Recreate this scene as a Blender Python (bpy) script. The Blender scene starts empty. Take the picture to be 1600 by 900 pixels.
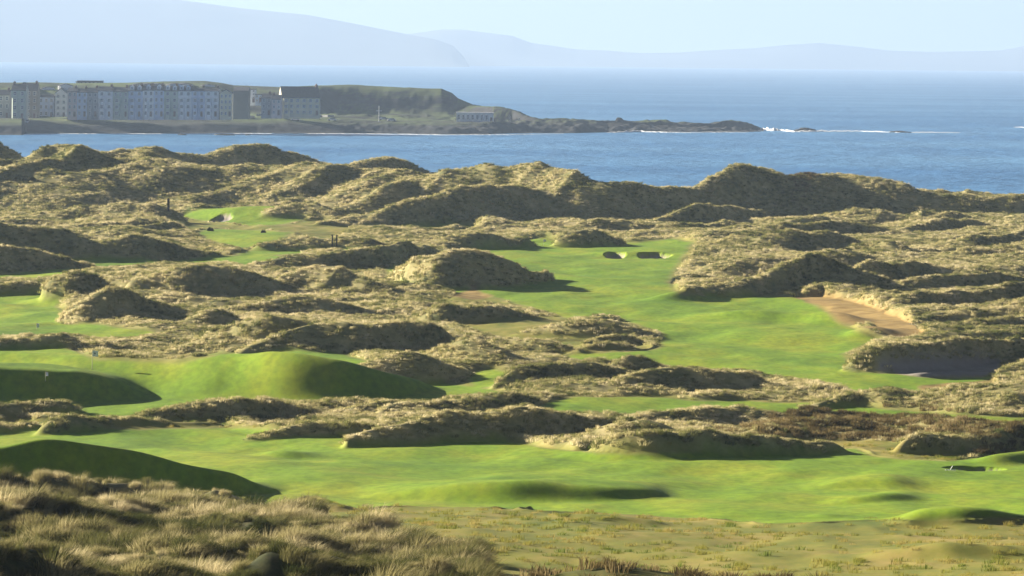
import bpy, math, random
import numpy as np
from mathutils import Matrix, Vector

random.seed(7)
rng = np.random.default_rng(11)
F = 7612.0            # focal length in pixels of a 1600 px wide frame
H = 34.5              # eye height above the sea
HY = 90.5             # row of the geometric horizon at mid-frame
ROLL = math.radians(0.6)
CR, SR = math.cos(ROLL), math.sin(ROLL)
SUN_AZ = math.radians(-59.0)      # from +Y towards +X
SUN_EL = math.radians(16.5)

scene = bpy.context.scene
col = scene.collection

# ------------------------------------------------------------------ helpers
def ab(px, py):
    dx, dy = px - 800.0, py - HY
    return (dx * CR + dy * SR) / F, (dy * CR - dx * SR) / F

def at(px, py, D):
    a, b = ab(px, py)
    return Vector((a * D, D, H - b * D))

def node(nt, t, loc=None, **kw):
    n = nt.nodes.new(t)
    for k, v in kw.items():
        setattr(n, k, v)
    return n

def mat(name, color=(0.5, 0.5, 0.5), rough=0.85, noise=0.0, nscale=1.0, color2=None, metallic=0.0, spec=0.3):
    m = bpy.data.materials.new(name)
    m.use_nodes = True
    nt = m.node_tree
    b = nt.nodes['Principled BSDF']
    b.inputs['Roughness'].default_value = rough
    b.inputs['Metallic'].default_value = metallic
    b.inputs['Specular IOR Level'].default_value = spec
    if noise > 0 or color2:
        c2 = color2 or tuple(c * (1 - noise) for c in color)
        tc = node(nt, 'ShaderNodeNewGeometry')
        nz = node(nt, 'ShaderNodeTexNoise')
        nz.inputs['Scale'].default_value = nscale
        nz.inputs['Detail'].default_value = 5
        nt.links.new(tc.outputs['Position'], nz.inputs['Vector'])
        mx = node(nt, 'ShaderNodeValToRGB')
        mx.color_ramp.elements[0].position = 0.35
        mx.color_ramp.elements[1].position = 0.65
        mx.color_ramp.elements[0].color = (*c2, 1)
        mx.color_ramp.elements[1].color = (*color, 1)
        nt.links.new(nz.outputs['Fac'], mx.inputs['Fac'])
        nt.links.new(mx.outputs['Color'], b.inputs['Base Color'])
    else:
        b.inputs['Base Color'].default_value = (*color, 1)
    return m

class MB:
    """collects shapes and links them as one mesh object"""
    def __init__(self):
        self.v, self.f = [], []
    def box(self, x0, y0, z0, x1, y1, z1):
        n = len(self.v)
        self.v += [(x0, y0, z0), (x1, y0, z0), (x1, y1, z0), (x0, y1, z0),
                   (x0, y0, z1), (x1, y0, z1), (x1, y1, z1), (x0, y1, z1)]
        for q in ((0, 3, 2, 1), (4, 5, 6, 7), (0, 1, 5, 4), (1, 2, 6, 5), (2, 3, 7, 6), (3, 0, 4, 7)):
            self.f.append(tuple(n + i for i in q))
        return self
    def prism(self, prof, y0, y1):
        """profile of (x, z) points pushed along y"""
        n, k = len(self.v), len(prof)
        self.v += [(x, y0, z) for x, z in prof] + [(x, y1, z) for x, z in prof]
        self.f.append(tuple(n + i for i in range(k)))
        self.f.append(tuple(n + k + i for i in reversed(range(k))))
        for i in range(k):
            j = (i + 1) % k
            self.f.append((n + i, n + k + i, n + k + j, n + j))
        return self
    def prismx(self, prof, x0, x1):
        """profile of (y, z) points pushed along x"""
        n, k = len(self.v), len(prof)
        self.v += [(x0, y, z) for y, z in prof] + [(x1, y, z) for y, z in prof]
        self.f.append(tuple(n + i for i in range(k)))
        self.f.append(tuple(n + k + i for i in reversed(range(k))))
        for i in range(k):
            j = (i + 1) % k
            self.f.append((n + i, n + k + i, n + k + j, n + j))
        return self
    def tube(self, p0, p1, r0, r1, seg=8):
        p0, p1 = Vector(p0), Vector(p1)
        d = (p1 - p0).normalized()
        u = d.orthogonal().normalized()
        w = d.cross(u)
        n = len(self.v)
        for p, r in ((p0, r0), (p1, r1)):
            for k in range(seg):
                t = 2 * math.pi * k / seg
                self.v.append(tuple(p + u * (r * math.cos(t)) + w * (r * math.sin(t))))
        for k in range(seg):
            j = (k + 1) % seg
            self.f.append((n + k, n + j, n + seg + j, n + seg + k))
        self.f.append(tuple(n + k for k in reversed(range(seg))))
        self.f.append(tuple(n + seg + k for k in range(seg)))
        return self
    def build(self, name, m, parent=None, smooth=False):
        me = bpy.data.meshes.new(name)
        me.from_pydata(self.v, [], self.f)
        me.materials.append(m)
        me.update()
        if smooth:
            me.polygons.foreach_set('use_smooth', [True] * len(me.polygons))
        o = bpy.data.objects.new(name, me)
        col.objects.link(o)
        if parent:
            o.parent = parent
        return o

def tag(o, label=None, cat=None, group=None, kind=None):
    if label: o['label'] = label
    if cat: o['category'] = cat
    if group: o['group'] = group
    if kind: o['kind'] = kind
    return o

def empty(name, loc, rz=0.0):
    o = bpy.data.objects.new(name, None)
    o.location = loc
    o.rotation_euler = (0, 0, rz)
    col.objects.link(o)
    return o

def np_mesh(name, verts, quads, smooth=True):
    me = bpy.data.meshes.new(name)
    nv, nf = len(verts), len(quads)
    k = quads.shape[1]
    me.vertices.add(nv)
    me.vertices.foreach_set('co', verts.astype(np.float32).ravel())
    me.loops.add(nf * k)
    me.loops.foreach_set('vertex_index', quads.astype(np.int32).ravel())
    me.polygons.add(nf)
    me.polygons.foreach_set('loop_start', np.arange(0, nf * k, k, dtype=np.int32))
    me.update(calc_edges=True)
    me.polygons.foreach_set('use_smooth', np.full(nf, smooth))
    me.update()
    return me

# ------------------------------------------------------------------ noise
def _h(ix, iy, seed):
    n = (ix * 374761393 + iy * 668265263 + seed * 362437) & 0xFFFFFFFF
    n = ((n ^ (n >> 13)) * 1274126177) & 0xFFFFFFFF
    n = n ^ (n >> 16)
    return (n & 0xFFFF).astype(np.float32) / 65535.0

def vnoise(x, y, seed=0):
    fx, fy = np.floor(x), np.floor(y)
    ix, iy = fx.astype(np.int64), fy.astype(np.int64)
    tx, ty = (x - fx).astype(np.float32), (y - fy).astype(np.float32)
    tx = tx * tx * tx * (tx * (tx * 6 - 15) + 10)
    ty = ty * ty * ty * (ty * (ty * 6 - 15) + 10)
    a = _h(ix, iy, seed); b = _h(ix + 1, iy, seed)
    c = _h(ix, iy + 1, seed); d = _h(ix + 1, iy + 1, seed)
    return (a + (b - a) * tx) * (1 - ty) + (c + (d - c) * tx) * ty

def rot(x, y, deg, sx, sy):
    t = math.radians(deg)
    c, s = math.cos(t), math.sin(t)
    return (x * c + y * s) / sx, (-x * s + y * c) / sy

def fbm(x, y, seed=0, octv=3, gain=0.5):
    r, amp, tot = 0, 1.0, 0.0
    for i in range(octv):
        r = r + amp * (vnoise(x * 2 ** i + 17.3 * i, y * 2 ** i - 9.1 * i, seed + i) - 0.5) * 2
        tot += amp
        amp *= gain
    return r / tot

def ridged(x, y, seed=0, octv=2):
    r, amp, tot = 0, 1.0, 0.0
    for i in range(octv):
        n = vnoise(x * 2 ** i + 5.3 * i, y * 2 ** i + 3.7 * i, seed + i)
        r = r + amp * (1 - np.abs(2 * n - 1) * 1.6)
        tot += amp
        amp *= 0.5
    return r / tot

def sstep(t):
    t = np.clip(t, 0, 1)
    return t * t * (3 - 2 * t)

# ------------------------------------------------------------------ links terrain
BD = [100, 140, 180, 200, 230, 260, 300, 340, 380, 420, 900, 960, 1010, 1060, 1110, 1140]
BZ = [22, 18.5, 15.5, 14, 12, 10, 8, 6.8, 6.1, 6.0, 6.0, 5.6, 4.0, 1.6, -1.5, -4]
_Ds = np.linspace(100, 1000, 4000)
_zs = np.interp(_Ds, BD, BZ)
_bs = (H - _zs) / _Ds            # falls with distance
def D_of_b(b):
    return np.interp(-b, -_bs, _Ds)

NC, NR = 880, 1800
A = np.linspace(-0.138, 0.138, NC)
DD = 112 * (1135 / 112) ** (np.linspace(0, 1, NR))
AA, DG = np.meshgrid(A, DD)        # rows: distance, columns: bearing
X, Y = AA * DG, DG
ZB = np.interp(DD, BD, BZ)[:, None] * np.ones_like(X)

def poly_ab(pts):
    q = [ab(*p) for p in pts]
    return np.array([p[0] for p in q]), np.array([p[1] for p in q])

def ridge(crest, foot, s=2.0, sb=2.6, wbmin=4.0, low=0.28, seed=0, taper=12, wob=3.5, shape=0.75, soft=1.0, tilt=None, relief=0.45, tmax=24.0):
    """height above the base sheet of one dune ridge; crest and foot give its outline"""
    if isinstance(foot, (int, float)):
        foot = [(crest[0][0], foot), (crest[-1][0], foot)]
    # run both ends down to the ground
    crest, foot = list(crest), list(foot)
    if crest[0][0] > -60 and foot[0][1] - crest[0][1] > 3:
        dx = max(14, 3.2 * (foot[0][1] - crest[0][1]))
        foot.insert(0, (crest[0][0] - dx, foot[0][1] - 1)); crest.insert(0, (crest[0][0] - dx, foot[0][1] + 1))
    if crest[-1][0] < 1660 and foot[-1][1] - crest[-1][1] > 3:
        dx = max(14, 3.2 * (foot[-1][1] - crest[-1][1]))
        foot.append((crest[-1][0] + dx, foot[-1][1] - 1)); crest.append((crest[-1][0] + dx, foot[-1][1] + 1))
    ca, cb = poly_ab(crest)
    fa, fb = poly_ab(foot)
    i0, i1 = np.searchsorted(A, ca.min()), np.searchsorted(A, ca.max())
    a = A[i0:i1]
    if len(a) < 2:
        return None
    b = np.interp(a, ca, cb)
    bf = np.interp(a, fa, fb)
    # round the polyline corners
    def sm(v, sig):
        r = int(3 * sig)
        k = np.exp(-0.5 * (np.arange(-r, r + 1) / sig) ** 2); k /= k.sum()
        lo, hi = 2 * v[0] - v[1:r + 1][::-1] if len(v) > r + 1 else None, 2 * v[-1] - v[-r - 1:-1][::-1] if len(v) > r + 1 else None
        q = np.pad(v, r, mode='edge') if lo is None else np.concatenate([lo, v, hi])
        return np.convolve(q, k, 'valid')
    hf = sstep((bf - b) * F / 10.0 + 0.1)
    b, bf = sm(b, 2.2 * soft), sm(bf, 5 * soft)
    if not isinstance(s, (int, float)):
        s = sm(np.interp(a, [ab(q[0], 500)[0] for q in s], [q[1] for q in s]), 8)
    if np.max(s) < 2.05 and low > 0: s = s * 0.92
    s = s * (1 + 0.22 * fbm(a * 600 / 9.0, np.full_like(a, 1.7 + seed * 3), seed + 400, 2))
    Df = D_of_b(bf)
    am = 0.5 * (a[0] + a[-1])
    smin = float(np.min(s))
    if tilt is None:
        tilt = 1.0 if smin < 2.05 else (0.45 if smin < 2.3 else -0.25)
    span = (a[-1] - a[0]) * Df.mean()
    tilt = math.copysign(min(abs(tilt), tmax / max(span, 1)), tilt)
    Df = Df.mean() + relief * (Df - Df.mean()) + tilt * (a - am) * Df.mean()
    Df = Df + wob * fbm(a * Df / 14.0, np.full_like(a, 3.1 + seed * 7), seed, 2)
    zbf = np.interp(Df, BD, BZ)
    Dc = (Df + s * (H - zbf)) / (1 + s * b)
    Dc = np.maximum(Dc, Df + 0.8)
    zc = H - b * Dc - low
    h = zc - np.interp(Dc, BD, BZ)
    tp = taper / F
    t = sstep((a - ca.min()) / tp) if crest[0][0] > -60 else 1.0
    t2 = sstep((ca.max() - a) / tp) if crest[-1][0] < 1660 else 1.0
    h = np.maximum(h, 0) * t * t2 * sm(hf, 2.0)
    wf = np.maximum(Dc - Df, 1.2)
    wb = np.maximum(sb * h, wbmin)
    j0 = max(0, np.searchsorted(DD, (Dc - wf).min()) - 1)
    j1 = min(NR, np.searchsorted(DD, (Dc + wb).max()) + 1)
    D = DD[j0:j1][:, None]
    u = (D - Dc) / np.where(D < Dc, wf, wb)
    t = np.clip(1 - np.abs(u), 0, 1)
    p = (1 - shape) * t + shape * sstep(t)
    return (slice(j0, j1), slice(i0, i1), h * p)

def blur2(m, nx, ny):
    for ax, r in ((1, nx), (0, ny)):
        k = np.hanning(2 * r + 3)[1:-1]; k /= k.sum()
        q = np.pad(m, [(r, r) if ax == 0 else (0, 0), (r, r) if ax == 1 else (0, 0)], mode='edge')
        out = np.zeros_like(m)
        for i, kk in enumerate(k):
            out += kk * (q[i:i + m.shape[0], :] if ax == 0 else q[:, i:i + m.shape[1]])
        m = out
    return m

def lay(items, p=5.0):
    S = np.zeros_like(X)
    for it in items:
        if it is None: continue
        jj, ii, hh = it
        S[jj, ii] += np.maximum(hh, 0) ** p
    return S ** (1 / p)

# smooth mown banks and plateaus
SM = dict(low=0.0, wob=1.0, shape=0.95, soft=2.0, taper=40, relief=0.75, tmax=7)
steep_banks = [
    ridge([(-300, 706), (0, 702), (60, 692), (90, 694), (150, 706), (200, 713), (260, 722), (330, 737), (400, 752), (470, 769)],
          [(-300, 798), (0, 795), (200, 790), (350, 781), (470, 771)], s=1.3, relief=1, tilt=0.0, wbmin=12, low=0.0, wob=1.5, shape=0.8, soft=1.5, taper=110),
]
smooth_banks = [
    # raised left green: its front bank, then the swelling that rises to the right
    ridge([(-300, 578), (0, 583), (60, 584), (120, 588), (180, 597), (222, 612), (240, 632)],
          [(-300, 645), (0, 636), (120, 631), (205, 627), (240, 622)], s=1.5, wbmin=42, **dict(SM, relief=1, tilt=0, soft=1.2)),
    ridge([(-300, 545), (0, 552), (140, 560), (280, 566), (320, 561), (370, 557), (440, 555), (490, 557), (530, 566), (580, 578), (640, 590), (692, 604)],
          [(-300, 600), (0, 605), (300, 629), (390, 631), (465, 633), (530, 631), (600, 627), (650, 621), (692, 606)], s=[(300, 6), (370, 5.0), (470, 2.6), (560, 2.0), (690, 2.0)], wbmin=9, **dict(SM, relief=1, tilt=0, soft=3.2)),
    # hollow face across the near fairway
    ridge([(540, 780), (640, 766), (720, 758), (800, 755), (880, 755), (960, 762), (1060, 774)], [(540, 781), (640, 786), (800, 789), (960, 786), (1060, 776)], s=4.4, wbmin=26, **dict(SM, soft=3)),
    ridge([(860, 714), (940, 708), (1020, 703), (1080, 706), (1140, 716)],
          [(860, 717), (900, 725), (1000, 729), (1060, 727), (1140, 718)], s=[(860, 3.4), (1050, 2.8), (1190, 2.6)], wbmin=10, **SM),
    ridge([(1230, 768), (1310, 757), (1380, 755), (1440, 765)], [(1230, 769), (1330, 768), (1440, 767)], s=4, wbmin=16, **SM),
    ridge([(1270, 788), (1340, 777), (1400, 771), (1455, 780)], [(1270, 790), (1350, 791), (1455, 783)], s=4, wbmin=16, **SM),
    ridge([(1240, 812), (1290, 804), (1340, 812)], [(1240, 813), (1290, 813), (1340, 813)], s=3.5, wbmin=6, **SM),
    ridge([(340, 660), (400, 655), (470, 662), (500, 672)], [(340, 662), (430, 690), (500, 674)], s=4, wbmin=9, **SM),
    ridge([(380, 712), (440, 706), (520, 714)], [(380, 714), (440, 722), (520, 716)], s=3.2, wbmin=9, **SM),
    # bank below the near fairway at right
    ridge([(1380, 838), (1430, 816), (1490, 812), (1560, 815), (1620, 818)], [(1380, 838), (1430, 836), (1500, 837), (1620, 832)], s=4, wbmin=16, **SM),
    ridge([(1330, 880), (1390, 866), (1450, 858), (1540, 862), (1680, 868)], [(1330, 880), (1420, 884), (1560, 884), (1680, 884)], s=4, wbmin=12, **SM),
    ridge([(820, 818), (880, 808), (950, 810), (1040, 818)], [(820, 820), (900, 824), (1040, 826)], s=2.7, wbmin=6, **SM),
    ridge([(420, 796), (480, 788), (540, 794), (580, 804)], [(420, 798), (500, 808), (580, 806)], s=2.8, wbmin=6, **SM),
    # around the long fairway
    ridge([(900, 392), (960, 388), (1060, 389)], [(900, 394), (980, 400), (1060, 392)], s=3, wbmin=9, **SM),
    ridge([(1000, 470), (1060, 448), (1110, 462)], [(1000, 474), (1060, 474), (1110, 466)], s=3, wbmin=9, **SM),
    ridge([(1050, 495), (1160, 482), (1300, 488), (1360, 505)], [(1050, 497), (1200, 500), (1360, 510)], s=4.5, wbmin=16, **SM),
    ridge([(1320, 528), (1350, 508), (1400, 520)], [(1320, 532), (1350, 535), (1400, 530)], s=3.2, wbmin=12, **SM),
    ridge([(20, 466), (70, 456), (115, 458), (150, 470)], [(20, 468), (90, 478), (150, 474)], s=2.6, wbmin=10, **SM),
    ridge([(1500, 728), (1550, 713), (1600, 702), (1700, 696)], [(1500, 730), (1560, 737), (1600, 730), (1700, 725)], s=5, wbmin=12, **SM),
    # greens far left
    ridge([(270, 333), (320, 322), (420, 318), (490, 326)], [(270, 336), (360, 348), (490, 346)], s=8, wbmin=20, **SM),
    ridge([(200, 350), (250, 337), (290, 341), (320, 352)], [(200, 352), (260, 358), (320, 354)], s=2.2, wbmin=8, **SM),
]
SA = np.maximum(blur2(lay(smooth_banks), 14, 5), blur2(lay(steep_banks), 5, 1))
# mown ground is never flat: long soft swells
und = 0.42 * fbm(*rot(X, Y, 20, 10, 22), seed=3, octv=2) + 0.17 * fbm(*rot(X, Y, -12, 4.5, 12), seed=9, octv=2)
und += 0.45 * fbm(*rot(X, Y, 10, 34, 60), seed=21, octv=1)
ZA = ZB + SA + und * np.clip((1130 - DG) / 200, 0, 1)
del SA, und

R = ridge
rough_ridges = [
    # --- near left banks
    R([(-300, 735), (0, 740), (60, 742), (150, 748), (230, 752), (300, 763), (380, 778), (440, 793), (500, 812), (545, 830)],
      [(-300, 790), (0, 790), (150, 796), (250, 800), (400, 816), (545, 838)], s=1.6, seed=2, low=0.5),
    R([(-300, 775), (0, 790), (80, 782), (150, 790), (200, 790), (260, 795), (330, 785), (390, 792), (430, 806), (470, 818), (520, 834), (580, 840), (640, 850), (690, 861), (730, 873), (760, 892)],
      [(-300, 850), (0, 855), (150, 852), (300, 850), (450, 862), (600, 888), (760, 900)], s=2.6, seed=3, low=0.6),
    R([(-300, 820), (0, 836), (40, 830), (80, 838), (130, 852), (180, 860), (260, 866), (350, 880), (420, 910)], 925, s=1.9, tilt=1.2, seed=4, low=0.4, taper=90),
    R([(350, 905), (385, 876), (420, 856), (470, 856), (520, 858), (560, 866), (600, 872), (660, 876), (720, 888), (770, 908)], 955, s=2.4, seed=5, low=0.6, taper=90),
    R([(740, 902), (800, 892), (860, 887), (950, 879), (1000, 881), (1060, 887), (1120, 891), (1200, 896), (1280, 898), (1340, 906), (1360, 912)], 930, s=3, seed=6, low=0.3),
    # --- strip of dunes above the near fairway
    R([(-300, 640), (0, 638), (40, 632), (90, 634), (140, 641), (190, 656)], [(-300, 655), (0, 653), (100, 659), (190, 658)], s=1.9, low=.2, seed=7),
    R([(60, 669), (110, 662), (200, 658), (280, 660), (330, 658), (380, 663), (410, 669)], 674, s=1.8, low=.2, seed=8),
    R([(-300, 662), (0, 664), (40, 660), (90, 668)], 676, s=2.4, low=.2, seed=9),
    R([(190, 659), (250, 646), (300, 633), (350, 625), (400, 619), (440, 621), (480, 630), (505, 642), (520, 652)], [(190, 661), (300, 662), (400, 664), (520, 656)], s=2.2, low=.25, seed=10),
    R([(490, 645), (540, 636), (600, 630), (650, 634)], [(490, 650), (560, 658), (650, 650)], s=1.9, low=.25, seed=11),
    R([(370, 680), (405, 673), (440, 663), (470, 657), (500, 655), (540, 658), (580, 667), (628, 683)], [(370, 681), (420, 684), (628, 685)], s=2.0, low=.2, seed=12, taper=30),
    R([(560, 668), (600, 642), (650, 626), (700, 618), (760, 616), (810, 623), (840, 633)], [(560, 670), (640, 655), (760, 645), (840, 640)], s=2.6, low=.3, seed=13),
    R([(530, 686), (585, 672), (640, 658), (700, 645), (760, 645), (860, 648), (920, 655), (960, 652), (1010, 656), (1075, 666)],
      [(530, 688), (700, 693), (800, 699), (900, 697), (1000, 680), (1075, 668)], s=1.9, low=.3, seed=14),
    R([(880, 707), (920, 686), (960, 673), (1000, 664), (1030, 668), (1060, 680), (1105, 692)], [(880, 709), (960, 711), (1060, 700), (1105, 694)], s=3.0, low=.25, seed=15),
    R([(980, 658), (1050, 645), (1110, 641), (1150, 643), (1205, 652)], [(980, 664), (1100, 674), (1205, 657)], s=1.6, low=.3, seed=16),
    R([(1110, 690), (1180, 662), (1240, 649), (1300, 643), (1360, 644), (1430, 645), (1500, 650), (1560, 660), (1700, 664)],
      [(1110, 694), (1200, 694), (1400, 690), (1540, 700), (1700, 700)], s=3.6, low=.3, seed=17),
    R([(1335, 657), (1400, 651), (1470, 654), (1535, 664)], [(1335, 662), (1440, 684), (1535, 676)], s=1.5, low=.3, seed=18),
    R([(1160, 680), (1250, 668), (1300, 665), (1380, 678), (1420, 690)], [(1160, 692), (1300, 690), (1420, 694)], s=2.6, low=.3, seed=19),
    R([(1400, 694), (1480, 683), (1540, 678), (1600, 664), (1700, 655)], [(1400, 698), (1540, 712), (1600, 708), (1700, 705)], s=1.8, low=.3, seed=20),
    R([(1060, 714), (1110, 703), (1160, 698), (1240, 698), (1300, 700), (1350, 709)], [(1060, 718), (1120, 722), (1200, 720), (1350, 711)], s=2.3, low=.2, seed=21),
    # --- long ridge at rows 560-630
    R([(760, 607), (780, 590), (800, 577), (850, 573), (900, 571), (960, 580), (1000, 592)], 606, s=1.9, seed=22),
    R([(950, 602), (1000, 586), (1050, 575), (1090, 572), (1130, 577), (1170, 592), (1210, 605), (1255, 613)], [(950, 606), (1060, 614), (1160, 624), (1255, 618)], s=1.8, seed=23),
    R([(780, 611), (840, 601), (900, 603), (960, 607), (1020, 612), (1100, 618), (1180, 618), (1240, 611), (1300, 609), (1345, 618)], [(780, 618), (1000, 624), (1180, 626), (1345, 622)], s=2.6, seed=24, low=.3, tilt=0.0, relief=1, wob=1.5),
    R([(1135, 578), (1180, 585), (1220, 592), (1260, 600), (1300, 606), (1335, 616)], [(1135, 590), (1220, 604), (1335, 620)], s=2.6, seed=25),
    R([(1255, 624), (1320, 620), (1380, 622), (1440, 630), (1475, 640)], [(1255, 630), (1380, 634), (1475, 643)], s=1.9, seed=26, low=.3),
    R([(940, 574), (965, 558), (985, 549), (1005, 553), (1025, 565), (1050, 580)], [(940, 577), (985, 580), (1050, 584)], s=1.9, seed=27),
    # --- banks about the left greens
    R([(-300, 523), (0, 524), (100, 525), (150, 530), (200, 535), (260, 545), (300, 552), (345, 556)], [(-300, 538), (0, 536), (100, 548), (140, 560), (200, 561), (290, 563), (345, 559)], s=1.2, seed=28, low=.3),
    R([(-300, 445), (0, 449), (20, 443), (50, 444), (90, 452)], 460, s=2.4, seed=29),
    R([(60, 462), (90, 441), (120, 429), (145, 433), (165, 446), (185, 458)], [(60, 465), (120, 474), (185, 468)], s=1.9, seed=30),
    R([(85, 488), (110, 471), (140, 457), (170, 453), (210, 459), (250, 471), (280, 485), (305, 494)], [(85, 491), (120, 502), (180, 506), (250, 500), (305, 496)], s=1.9, seed=31),
    R([(130, 446), (180, 432), (230, 438), (280, 448), (340, 458)], [(130, 452), (230, 458), (340, 466)], s=2.6, seed=32),
    R([(190, 445), (240, 426), (280, 418), (320, 413), (360, 414), (400, 430), (440, 445), (475, 458)], [(190, 448), (300, 462), (380, 472), (475, 470)], s=1.8, seed=33),
    R([(225, 472), (260, 458), (290, 457), (330, 466), (380, 471), (420, 472)], [(225, 476), (300, 482), (420, 486)], s=2.7, seed=34),
    R([(390, 478), (430, 466), (460, 458), (490, 461), (520, 471), (560, 476), (620, 479), (690, 487)], [(390, 492), (460, 492), (560, 496), (690, 494)], s=2.4, seed=35),
    R([(280, 505), (300, 489), (320, 479), (345, 481), (375, 496), (390, 502)], 510, s=2.3, seed=36),
    R([(320, 513), (360, 501), (400, 496), (440, 494), (480, 500), (505, 507), (560, 512)], [(320, 520), (400, 538), (480, 550), (560, 552)], s=1.8, seed=37),
    R([(490, 506), (540, 496), (580, 495), (630, 491), (660, 493), (690, 505), (720, 520), (748, 531)], [(490, 548), (560, 560), (620, 562), (680, 556), (748, 535)], s=1.8, seed=38),
    R([(255, 545), (290, 530), (320, 520), (350, 518), (400, 530), (450, 541), (495, 547)], [(255, 552), (350, 556), (495, 556)], s=3.0, seed=39),
    R([(545, 582), (575, 571), (600, 563), (640, 555), (670, 559), (700, 571), (740, 586), (775, 602)], [(545, 586), (620, 597), (690, 608), (775, 606)], s=2.4, seed=40, low=.3),
    R([(655, 566), (690, 546), (720, 537), (745, 536), (765, 546), (800, 561), (815, 572)], [(655, 570), (730, 586), (790, 592), (815, 580)], s=2.2, seed=41),
    R([(655, 486), (690, 467), (720, 471), (748, 480), (765, 474), (780, 471), (810, 481), (850, 492), (880, 500)], [(655, 492), (680, 502), (760, 508), (880, 504)], s=1.9, seed=42),
    R([(440, 436), (490, 421), (530, 429), (580, 446), (620, 459), (670, 470)], [(440, 446), (550, 462), (600, 474), (670, 474)], s=1.9, seed=43),
    R([(605, 430), (640, 411), (665, 399), (700, 391), (740, 392), (780, 403), (820, 418), (865, 428)], [(605, 434), (640, 454), (680, 466), (740, 464), (800, 456), (865, 431)], s=2.3, seed=44),
    R([(400, 410), (440, 399), (500, 394), (550, 388), (600, 381), (640, 378), (670, 381), (695, 390)], [(400, 422), (500, 428), (600, 428), (660, 408), (695, 394)], s=1.8, seed=45),
    R([(-300, 335), (0, 344), (50, 349), (100, 356), (140, 365), (152, 371), (180, 363), (210, 358), (260, 362), (290, 372), (320, 385), (350, 398)],
      [(-300, 405), (0, 405), (150, 403), (250, 405), (350, 402)], s=1.8, seed=46),
    R([(-300, 370), (0, 377), (50, 382), (100, 392), (140, 404), (155, 414)], [(-300, 428), (0, 428), (100, 425), (155, 418)], s=2.0, seed=47),
    # --- centre, right of the dark mound
    R([(790, 520), (860, 506), (900, 499), (950, 498), (980, 506), (1000, 515), (1028, 524)], [(790, 524), (900, 530), (1028, 526)], s=2.8, seed=48, low=.3),
    R([(825, 532), (860, 523), (895, 522), (915, 528)], 535, s=1.8, seed=49, low=.3),
    R([(885, 541), (940, 526), (980, 523), (1010, 531), (1032, 538)], 541, s=2.2, seed=50, low=.3),
    R([(890, 549), (930, 542), (980, 542), (1025, 550)], 554, s=1.7, seed=51, low=.3),
    R([(750, 552), (800, 538), (850, 535), (900, 548)], 558, s=2.6, seed=52, low=.3),
    R([(700, 535), (750, 520), (800, 519), (850, 528)], 538, s=2.6, seed=53, low=.3),
    # --- the great bunker bank
    R([(1308, 566), (1335, 552), (1360, 541), (1385, 535), (1410, 534), (1450, 534), (1500, 532), (1560, 532), (1600, 533), (1720, 536)],
      [(1308, 568), (1350, 577), (1400, 586), (1450, 589), (1530, 589), (1570, 580), (1620, 568), (1720, 560)], s=1.35, taper=34, seed=54, low=.25),
    R([(1540, 590), (1575, 570), (1620, 562), (1720, 556)], [(1540, 592), (1600, 592), (1720, 590)], s=2.4, seed=55, low=.3),
    R([(1440, 622), (1500, 604), (1560, 598), (1640, 590), (1740, 590)], [(1440, 632), (1560, 650), (1740, 655)], s=4.5, seed=56, low=.3),
    # --- right dunes
    R([(1058, 460), (1075, 444), (1110, 436), (1150, 430), (1200, 416), (1235, 406), (1280, 404)], [(1058, 463), (1130, 463), (1240, 462), (1280, 455)], s=2.0, seed=57),
    R([(1210, 440), (1260, 424), (1300, 412), (1340, 406), (1390, 402), (1420, 406), (1462, 420)], [(1210, 460), (1300, 456), (1360, 442), (1400, 430), (1462, 423)], s=1.9, seed=58),
    R([(1330, 380), (1370, 371), (1420, 378), (1450, 390), (1480, 402)], [(1330, 388), (1400, 400), (1480, 408)], s=1.9, seed=59),
    R([(1380, 452), (1440, 430), (1500, 424), (1560, 420), (1700, 425)], [(1380, 456), (1480, 456), (1560, 446), (1700, 448)], s=2.0, seed=60),
    R([(1372, 488), (1395, 468), (1440, 456), (1500, 450), (1600, 440), (1720, 440)], [(1372, 496), (1450, 494), (1600, 470), (1720, 468)], s=2.4, seed=61),
    R([(1410, 514), (1450, 490), (1520, 480), (1600, 474), (1720, 470)], [(1410, 520), (1500, 510), (1600, 498), (1720, 492)], s=3.2, seed=62),
    R([(1390, 362), (1430, 350), (1470, 342), (1510, 341), (1540, 345), (1560, 355)], [(1390, 366), (1480, 364), (1560, 360)], s=1.9, seed=63),
    R([(1270, 340), (1330, 328), (1400, 330), (1480, 332), (1560, 338), (1720, 340)], [(1270, 346), (1400, 350), (1720, 352)], s=3, seed=64),
    R([(1180, 332), (1215, 322), (1260, 320), (1300, 330)], 340, s=2.8, seed=65),
    R([(1000, 348), (1040, 331), (1080, 320), (1130, 318), (1180, 322), (1210, 334)], [(1000, 352), (1100, 350), (1210, 340)], s=2.0, seed=66),
    R([(1260, 322), (1300, 308), (1330, 292), (1350, 280), (1368, 286), (1390, 302), (1420, 299), (1450, 297), (1500, 298), (1560, 306), (1720, 316)], [(1260, 328), (1350, 334), (1450, 330), (1720, 334)], s=2.7, seed=67),
    R([(1080, 392), (1150, 372), (1230, 360), (1290, 362), (1330, 372)], [(1080, 400), (1200, 402), (1330, 384)], s=4.5, seed=68),
    R([(1060, 430), (1100, 406), (1180, 392), (1250, 385), (1320, 388), (1370, 396)], [(1060, 436), (1200, 436), (1370, 412)], s=4.0, seed=69),
    R([(1120, 372), (1200, 352), (1300, 346), (1380, 352)], [(1120, 378), (1250, 374), (1380, 366)], s=3.2, seed=70),
    R([(1450, 400), (1500, 386), (1560, 380), (1700, 378)], [(1450, 408), (1560, 402), (1700, 400)], s=2.4, seed=71),
    R([(1480, 372), (1540, 362), (1600, 358), (1720, 360)], [(1480, 378), (1600, 378), (1720, 378)], s=2.2, seed=72),
    # --- far centre
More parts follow.
